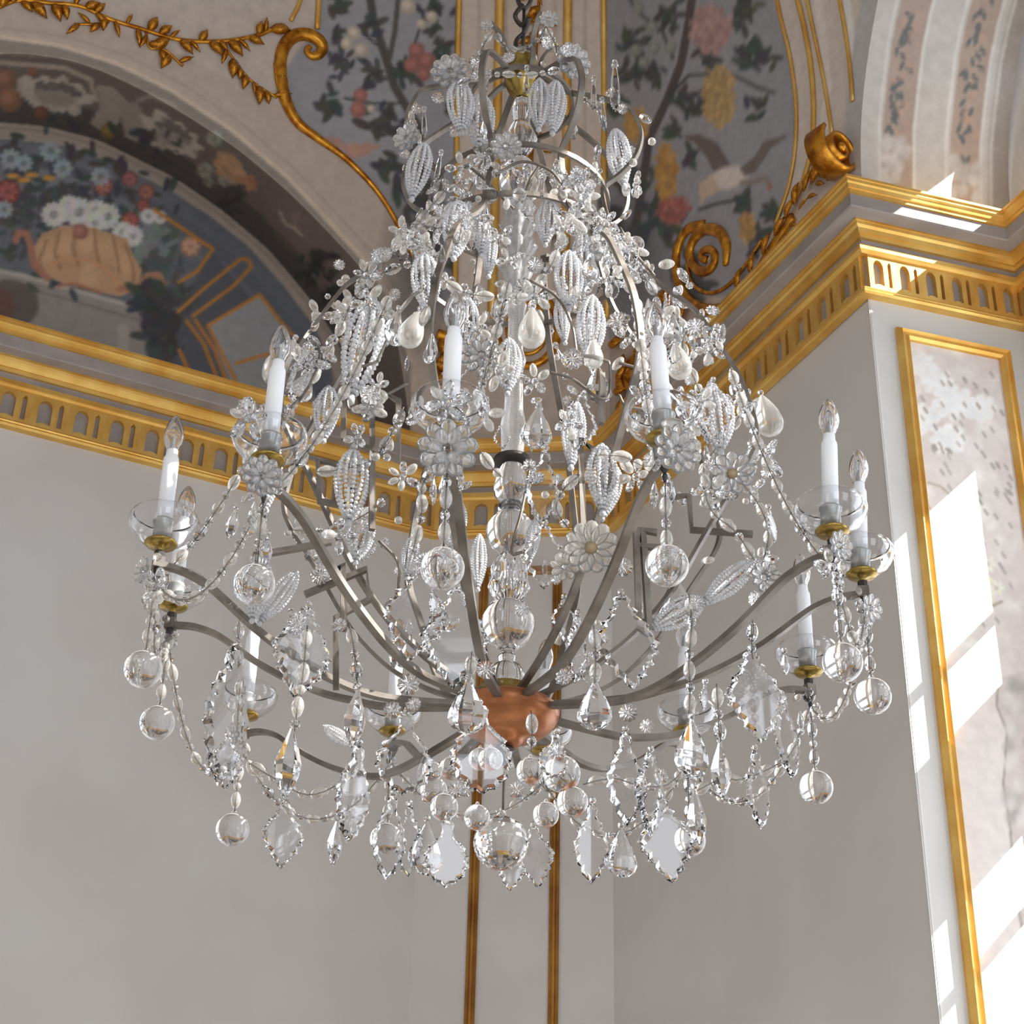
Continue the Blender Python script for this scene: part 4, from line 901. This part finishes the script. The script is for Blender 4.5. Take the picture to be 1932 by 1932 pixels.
for x, dep in [([(872, 470), (800, 490), (735, 510), (700, 530), (664, 570), (646, 612), (612, 680), (586, 722)], .16), ([(800, 440), (816, 500), (850, 538), (888, 555), (940, 560), (996, 556), (1040, 500), (1052, 470)], .36), ([(1178, 520), (1196, 566), (1200, 590), (1168, 606)], .25), ([(1200, 585), (1210, 610), (1222, 640)], .3), ([(1310, 600), (1288, 645), (1300, 690), (1330, 760)], .12), ([(1376, 690), (1402, 735), (1392, 790), (1340, 860)], .05), ([(762, 768), (738, 818), (702, 868), (640, 886), (598, 890)], .36), ([(905, 850), (930, 884), (950, 902)], .4), ([(830, 880), (798, 912), (796, 965), (786, 1010), (780, 1040)], .42),
               ([(1095, 895), (1062, 925), (1050, 962), (1075, 1000)], .4), ([(1330, 868), (1328, 920), (1346, 968), (1388, 1004), (1436, 1070), (1490, 1085), (1560, 1040)], .3), ([(1390, 900), (1430, 950), (1450, 1005), (1440, 1060)], .1), ([(1260, 870), (1218, 880), (1178, 862), (1130, 858)], .45), ([(1300, 1120), (1305, 1180), (1300, 1240), (1302, 1300), (1300, 1350)], .3), ([(545, 1000), (600, 1002), (632, 998), (690, 970), (735, 935)], .3), ([(660, 1180), (670, 1240), (675, 1300)], .3), ([(580, 1180), (572, 1270), (562, 1330), (556, 1380)], .4), ([(452, 1170), (446, 1260), (440, 1340), (438, 1380)], -.1), ([(1420, 1170), (1418, 1230), (1420, 1245)], .2), ([(1352, 1290), (1356, 1350), (1360, 1400)], .3), ([(1120, 1180), (1124, 1240), (1122, 1290)], .42), ([(1002, 1340), (1004, 1380), (1002, 1420)], .3), ([(890, 1230), (886, 1290)], .4), ([(845, 730), (820, 760), (780, 790), (745, 800)], .5), ([(670, 1440), (640, 1478), (580, 1500), (520, 1470), (470, 1440)], 0), ([(1300, 1500), (1360, 1470), (1400, 1470), (1470, 1440), (1500, 1400)], 0), ([(1100, 1480), (1150, 1470), (1210, 1485), (1260, 1480), (1300, 1440)], 0.05),
               ([(930, 60), (915, 80), (905, 110), (888, 140)], .12), ([(935, 60), (950, 85), (985, 95), (1015, 75), (1030, 50)], .05), ([(1030, 50), (1046, 80), (1055, 105), (1090, 120)], .1), ([(860, 160), (905, 145), (950, 140), (1000, 142), (1060, 130)], .28), ([(1100, 130), (1098, 180), (1130, 210), (1140, 240)], .12), ([(1130, 270), (1120, 320), (1100, 360)], .12), ([(690, 540), (730, 480), (775, 440), (805, 400), (840, 360)], .18), ([(1240, 560), (1200, 500), (1150, 440), (1130, 400)], .12)]:
    strand(smoothpath([cpt(px, py, dep) for px, py in x], 4), size=.8 if min(p[1] for p in x) < 300 and len(x) < 6 else 1.05)

# ---- hand placed pendants : (x of top, y of top, y of bottom, depth, mesh, roll, turn)
PEND = [(540, 1512, 1640, .15, KITE, .0, .5), (552, 1372, 1508, .15, SPIN, .03, .3), (636, 1548, 1636, .1, SPIN, .02, .6), (678, 1404, 1592, .2, LEAFP, .05, .8), (768, 1345, 1502, .28, NECK, .0, .25), (742, 1502, 1662, .24, LEAFP, .03, .5), (772, 1520, 1655, .2, LEAFP, -.04, -.5), (806, 1550, 1652, .2, DROP, .0, .4), (845, 1548, 1676, .3, NECK, .0, 0.1), (905, 1330, 1500, .36, NECK, -.06, .1),
        (884, 1282, 1385, .42, DROP, .0, .1), (1122, 1285, 1378, .42, DROP, .0, -.1), (968, 1590, 1682, -.12, KITE, .05, .4), (1006, 1560, 1676, -.12, KITE, -.1, -.4), (1118, 1515, 1668, .2, LEAFP, .02, .15), (1172, 1562, 1656, .2, DROP, .0, .3), (1180, 1380, 1560, .25, LEAFP, .0, .45), (1228, 1418, 1580, .22, KITE, .03, .9), (1245, 1505, 1668, .2, KITE, -.12, .1), (1304, 1356, 1468, .3, DROP, .02, .6), (1310, 1488, 1598, .25, SPIN, -.05, .4), (1358, 1400, 1510, .15, SPIN, .0, .3), (1416, 1228, 1402, .2, KITE, -.06, .2), (1424, 1415, 1566, .1, LEAFP, -.02, .8), (1474, 1312, 1472, .05, LEAFP, -.06, .8), (1480, 1232, 1275, .05, SPIN, 0, .2),
        (862, 1112, 1300, .36, KITE, .0, .12), (800, 1072, 1250, .3, KITE, .1, .3), (1172, 1122, 1302, .36, KITE, -.1, .2), (1028, 990, 1112, .38, KITE, .0, .15), (582, 1145, 1320, .36, KITE, .05, .5), (676, 1300, 1412, .34, SPIN, .04, .4), (446, 1215, 1485, -.05, LEAFP, .02, 1.0), (430, 1390, 1490, .05, KITE, -.05, .4), (1050, 1385, 1470, .34, NECK, .1, .3), (1090, 1160, 1290, .3, LEAFP, .03, .8), (1108, 1240, 1290, .3, KITE, .0, .5), (1016, 768, 846, .4, DROP, .05, .1), (1100, 745, 850, .36, KITE, .12, .4), (1128, 690, 760, .3, DROP, 0, .2), (1345, 720, 840, .18, KITE, .1, .5), (1275, 1090, 1180, .1, DROP, 0, 0), (745, 1215, 1262, .1, SPIN, 0, 0), (690, 990, 1060, .3, KITE, 0, .3), (1030, 850, 990, .42, LEAFP, .06, .4), (1065, 1130, 1210, .2, KITE, 0, .4), (505, 1010, 1070, .4, SPIN, 0, .2), (445, 960, 1020, .3, SPIN, .1, .1), (1450, 960, 1025, .1, LEAFP, -.1, .9), (1415, 840, 900, .1, LEAFP, 0, .6), (1436, 745, 820, .1, PEAR, -.2, 0), (1330, 1290, 1340, .2, LEAFP, .1, .7), (760, 1230, 1260, .1, DROP, 0, 0),
        (792, 586, 654, .42, PEAR, .25, 0), (752, 585, 650, .4, DROP, .1, .9), (1004, 580, 652, .5, PEAR, 0, 0), (1272, 646, 712, .35, PEAR, -.15, 0), (556, 640, 730, .25, PEAR, .3, 0), (1120, 640, 692, .4, PEAR, 0, 0), (585, 700, 760, .2, DROP, .3, .3), (890, 690, 740, .4, KITE, 1.2, .2), (1000, 560, 590, .4, DROP, 1.3, 0),
        (1160, 120, 212, .1, ICIC, .0, 0), (1120, 150, 210, .16, ICIC, .0, 0), (994, 130, 180, .3, ICIC, 0, 0), (922, 138, 178, .28, ICIC, .12, 0), (800, 208, 262, .2, ICIC, -.06, 0), (832, 290, 345, .25, ICIC, .1, 0), (1136, 190, 250, .12, ICIC, -.05, 0), (1025, 335, 375, .3, ICIC, .05, 0), (1050, 655, 700, .4, ICIC, -.4, 0), (1110, 690, 718, .4, ICIC, -.4, 0)]
for i, (x, y0, y1, dep, me, roll, turn) in enumerate(PEND):
    p = cpt(x, y0, dep); h = (p-cpt(x, y1, dep))[2]
    nm = me.name.split('.')[0]
    m = Matrix.Translation(Vector(p)) @ Matrix.Rotation(roll, 4, 'Y') @ Matrix.Rotation(turn, 4, 'Z') @ Matrix.Diagonal((h*1.05, h*1.05, h, 1))
    o = obj(nm, me, ch, matrix=m); obj('hanger_bead', ROUND, o, matrix=xf((0, 0, .0+.006/h), .007/h))
# ---- beaded husks
for (x, y0, y1, dep, v, roll) in [(868, 152, 250, .24, 0, -.05), (908, 180, 282, .12, 1, .0), (800, 272, 375, .24, 0, .12), (1018, 150, 242, .2, 2, 0), (1050, 155, 250, .18, 0, .05), (1160, 246, 350, .05, 0, -.12), (868, 382, 486, .32, 1, .05), (912, 392, 480, .2, 0, 0), (1036, 375, 460, .22, 0, .05), (1074, 475, 580, .3, 0, .0), (1056, 560, 645, .26, 2, -.1), (1118, 560, 680, .34, 0, .05), (704, 565, 752, .26, 2, .12), (800, 480, 588, .36, 1, -.1), (880, 560, 660, .3, 0, .0), (668, 850, 985, .34, 1, .0), (1136, 840, 965, .42, 0, .0), (925, 430, 520, .1, 2, 0), (1100, 440, 545, .05, 2, 0), (960, 640, 740, .1, 0, 0), (1085, 760, 880, .2, 2, .05), (500, 1060, 1170, .25, 1, .1), (560, 1080, 1190, .2, 0, .5), (1420, 1060, 1180, .2, 0, .8), (1330, 1130, 1240, .2, 0, 1.0), (860, 940, 1040, .3, 0, .0), (905, 1010, 1110, .25, 2, 0), (1340, 730, 850, .15, 1, -.1), (610, 1370, 1440, .1, 0, -1.0), (1340, 1370, 1420, 0, 0, 1.2), (690, 960, 1060, .25, 1, .1), (780, 1010, 1090, .2, 0, .1), (515, 830, 960, .4, 2, .0), (1010, 980, 1060, .2, 2, .1), (620, 730, 830, .1, 0, 0), (1160, 880, 980, .2, 0, .2)]:
    p = cpt(x, y0, dep); h = (p-cpt(x, y1, dep))[2]
    o = obj('beaded_husk', PODS[v], ch, matrix=Matrix.Translation(Vector(p)) @ Matrix.Rotation(roll, 4, 'Y') @ Matrix.Rotation(rnd.random()*3, 4, 'Z') @ Matrix.Scale(h, 4)); obj('husk_core', CORE, o)
# ---- flowers : ring of petals round a centre
def cflower(x, y, r, dep, n=10, tilt=0, roll=0, tan=False, clear=False, two=True):
    p = cpt(x, y, dep); s = r*pxm(p)
    two = two and not tan; root = obj('crystal_flower', FC if tan else FCC, ch, matrix=facing(p, s*.26, tilt, roll))
    for ring, (cnt, ln, lift) in enumerate(((n, 1/.26, 0), (n-3, .68/.26, .6))):
        if ring and not two: break
        for k in range(cnt):
            a = 2*math.pi*(k+ring*.5)/cnt
            obj('petal', PETALC if clear else PETAL, root, matrix=Matrix.Rotation(a, 4, 'Y') @ Matrix.Translation((0, -lift, .4)) @ Matrix.Rotation(.25+.25*ring, 4, 'X') @ Matrix.Scale(ln*.88, 4))
for args in [(845, 850, 62, .88, 9, 0, 0, False, True), (1115, 1035, 55, .5, 11, 0, 0, True, False), (1275, 850, 52, .84, 10, .3, 0, False, True), (1382, 895, 46, .3, 9, -.2, 0, True, True), (492, 900, 44, .72, 10, .4, 0, False, True), (1582, 1030, 32, .52, 9, .6, 0, False, True, False), (272, 1076, 28, .34, 8, -.8, 0, False, True, False), (1640, 1148, 30, .22, 8, .6, 0, False, True, False), (908, 672, 44, .35, 10, .0, 0, False, True), (850, 138, 40, .25, 10, -.2, .3, False, True), (1078, 118, 40, .2, 10, .5, .2, False, True), (770, 262, 32, .2, 9, -.5, 0, False, True), (955, 278, 32, .28, 9, 0, 0, False, True, False), (1036, 38, 20, .1, 9, 0, 0, False, True, False), (918, 50, 14, .1, 8, 0, 0, False, True, False), (1440, 1090, 34, .3, 9, .4, 0, False, True, False), (700, 770, 26, .4, 8, 0, 0, False, True, False), (430, 1390, 24, -.2, 8, -.6, 0, False, True, False), (1140, 470, 40, .2, 10, .4, 0, False, True), (1065, 1070, 30, .45, 8, 0, .2, False, False, False)]:
    cflower(*args)
for x, y, r, dep in [(1010, 905, 18, .42), (1175, 1070, 19, .5), (1312, 1140, 19, .3), (1065, 1277, 19, .42), (916, 1264, 19, .4), (770, 1292, 22, .3), (1166, 606, 19, .36), (1080, 677, 22, .42), (1312, 617, 17, .25), (466, 770, 22, .4), (580, 665, 24, .2), (610, 690, 16, .2), (800, 1060, 22, .4), (605, 1085, 20, .4), (1425, 1130, 16, .3), (1230, 870, 20, .3), (1185, 1345, 18, .3), (1220, 1370, 14, .2), (1245, 1465, 16, .1), (860, 1490, 18, .1), (780, 1330, 16, .3), (700, 745, 20, .45), (1000, 880, 16, .2), (1265, 605, 18, .3), (990, 545, 22, .4), (725, 480, 16, .2), (1010, 500, 18, .25), (1060, 460, 18, .25), (835, 400, 18, .25), (1090, 330, 18, .2), (1195, 520, 16, .15), (640, 500, 12, .1), (1340, 880, 16, .3), (1050, 1420, 18, .2), (880, 1490, 16, .1), (975, 1490, 18, .12), (640, 1180, 16, .3), (560, 1180, 20, .4), (1195, 800, 20, .4), (1100, 900, 16, .3), (985, 1150, 16, .1), (740, 1340, 18, .3)]:
    p = cpt(x, y, dep); obj('rosette', ROS, ch, matrix=facing(p, r*pxm(p), rnd.uniform(-.7, .7), rnd.random()*3))
# ---- small crystals wired all over the cage
for i in range(300):
    y = rnd.choice([rnd.uniform(160, 620), rnd.uniform(380, 700), rnd.uniform(560, 1060)]); z = Zy(y); a = rnd.choice(RIBS)+rnd.gauss(0, .16); r = cage_r(z)+rnd.uniform(-.02, .03)
    p = pol(r, a, z); t = rnd.random()
    if t < .3: obj('rosette', ROS, ch, matrix=facing(p, rnd.uniform(.012, .02), rnd.uniform(-.8, .8), rnd.random()*3))
    elif t < .55: obj('almond_bead', rnd.choice([ALM, ALMC]), ch, matrix=along(p, (rnd.gauss(0, 1), rnd.gauss(0, 1), rnd.gauss(0, 1)), rnd.uniform(.016, .026)))
    elif t < .75: obj('round_bead', rnd.choice([ROUND, PEARLB]), ch, matrix=xf(p, rnd.uniform(.007, .012)))
    else:
        s = rnd.uniform(.05, .09); obj(rnd.choice(['drop_pendant']), rnd.choice([DROP, SPIN, LEAFP, KITE]), ch, matrix=xf(p, s, rnd.gauss(0, .15), rnd.random()*3))
def sprig(p, n, ln, d):                     # a wired spray of almond petals round one bead
    d = np.asarray(d, float)/np.linalg.norm(d); e = np.cross(d, (0, 0, 1.)); e /= np.linalg.norm(e); f = np.cross(e, d)
    root = obj('crystal_sprig', ROUND, ch, matrix=xf(p, .009)); a0 = rnd.random()*6
    for k in range(n):
        a = a0+2*math.pi*k/n; q = e*math.cos(a)+f*math.sin(a)+d*rnd.uniform(0, .5); q /= np.linalg.norm(q); L = ln*rnd.uniform(.8, 1.15)
        obj('almond_bead', rnd.choice([ALM, ALMC, ALMC]), root, matrix=along(q*(L*.62+.006)/.009, q, L*.5/.009, L*.58/.009))
for i in range(58):
    y = rnd.choice([rnd.uniform(330, 640), rnd.uniform(420, 900), rnd.uniform(600, 1000)]); z = Zy(y); a = R2(rnd.uniform(175, 365)); r = cage_r(z)+rnd.uniform(-.03, .04)
    sprig(pol(r, a, z), rnd.choice([4, 5, 6]), rnd.uniform(.026, .036), pol(1, a, rnd.uniform(-.6, .2)))
for x, y, dep in [(690, 520, .2), (770, 440, .2), (640, 590, .12), (1240, 600, .3), (1180, 520, .25), (1340, 660, .15), (1390, 760, .1), (700, 770, .4), (560, 1180, .3), (640, 1010, .35), (1340, 930, .3), (1430, 1060, .25), (1100, 560, .35), (1010, 560, .4), (900, 620, .4), (940, 700, .35), (1070, 800, .4), (1200, 900, .4), (760, 900, .45), (470, 790, .7), (300, 1110, .3), (1570, 1070, .5), (610, 660, .2), (580, 690, .2), (1320, 760, .3), (1010, 720, .4), (840, 760, .86), (910, 780, .8), (1300, 800, .8)]:
    sprig(cpt(x, y, dep), rnd.choice([4, 5, 6]), rnd.uniform(.028, .038), (rnd.gauss(0, .4), -1, rnd.gauss(-.3, .3)))
for k, top in CUPS.items():                  # crystal sprays and drops round each cup
    a = R2(ARMS[k][0])
    for j in range(7):
        b = rnd.uniform(0, 6.28); q = top+pol(rnd.uniform(.01, .035), b, -rnd.uniform(.05, .1)); t = rnd.random()
        if t < .5: obj('round_bead', ROUND, ch, matrix=xf(q, rnd.uniform(.007, .011)))
        elif t < .8: obj('almond_bead', rnd.choice([ALM, ALMC]), ch, matrix=along(q, (rnd.gauss(0, 1), rnd.gauss(0, 1), -1), rnd.uniform(.014, .02)))
        else: obj('drop_pendant', SPIN, ch, matrix=xf(q, .06, rnd.gauss(0, .1), rnd.random()*3))
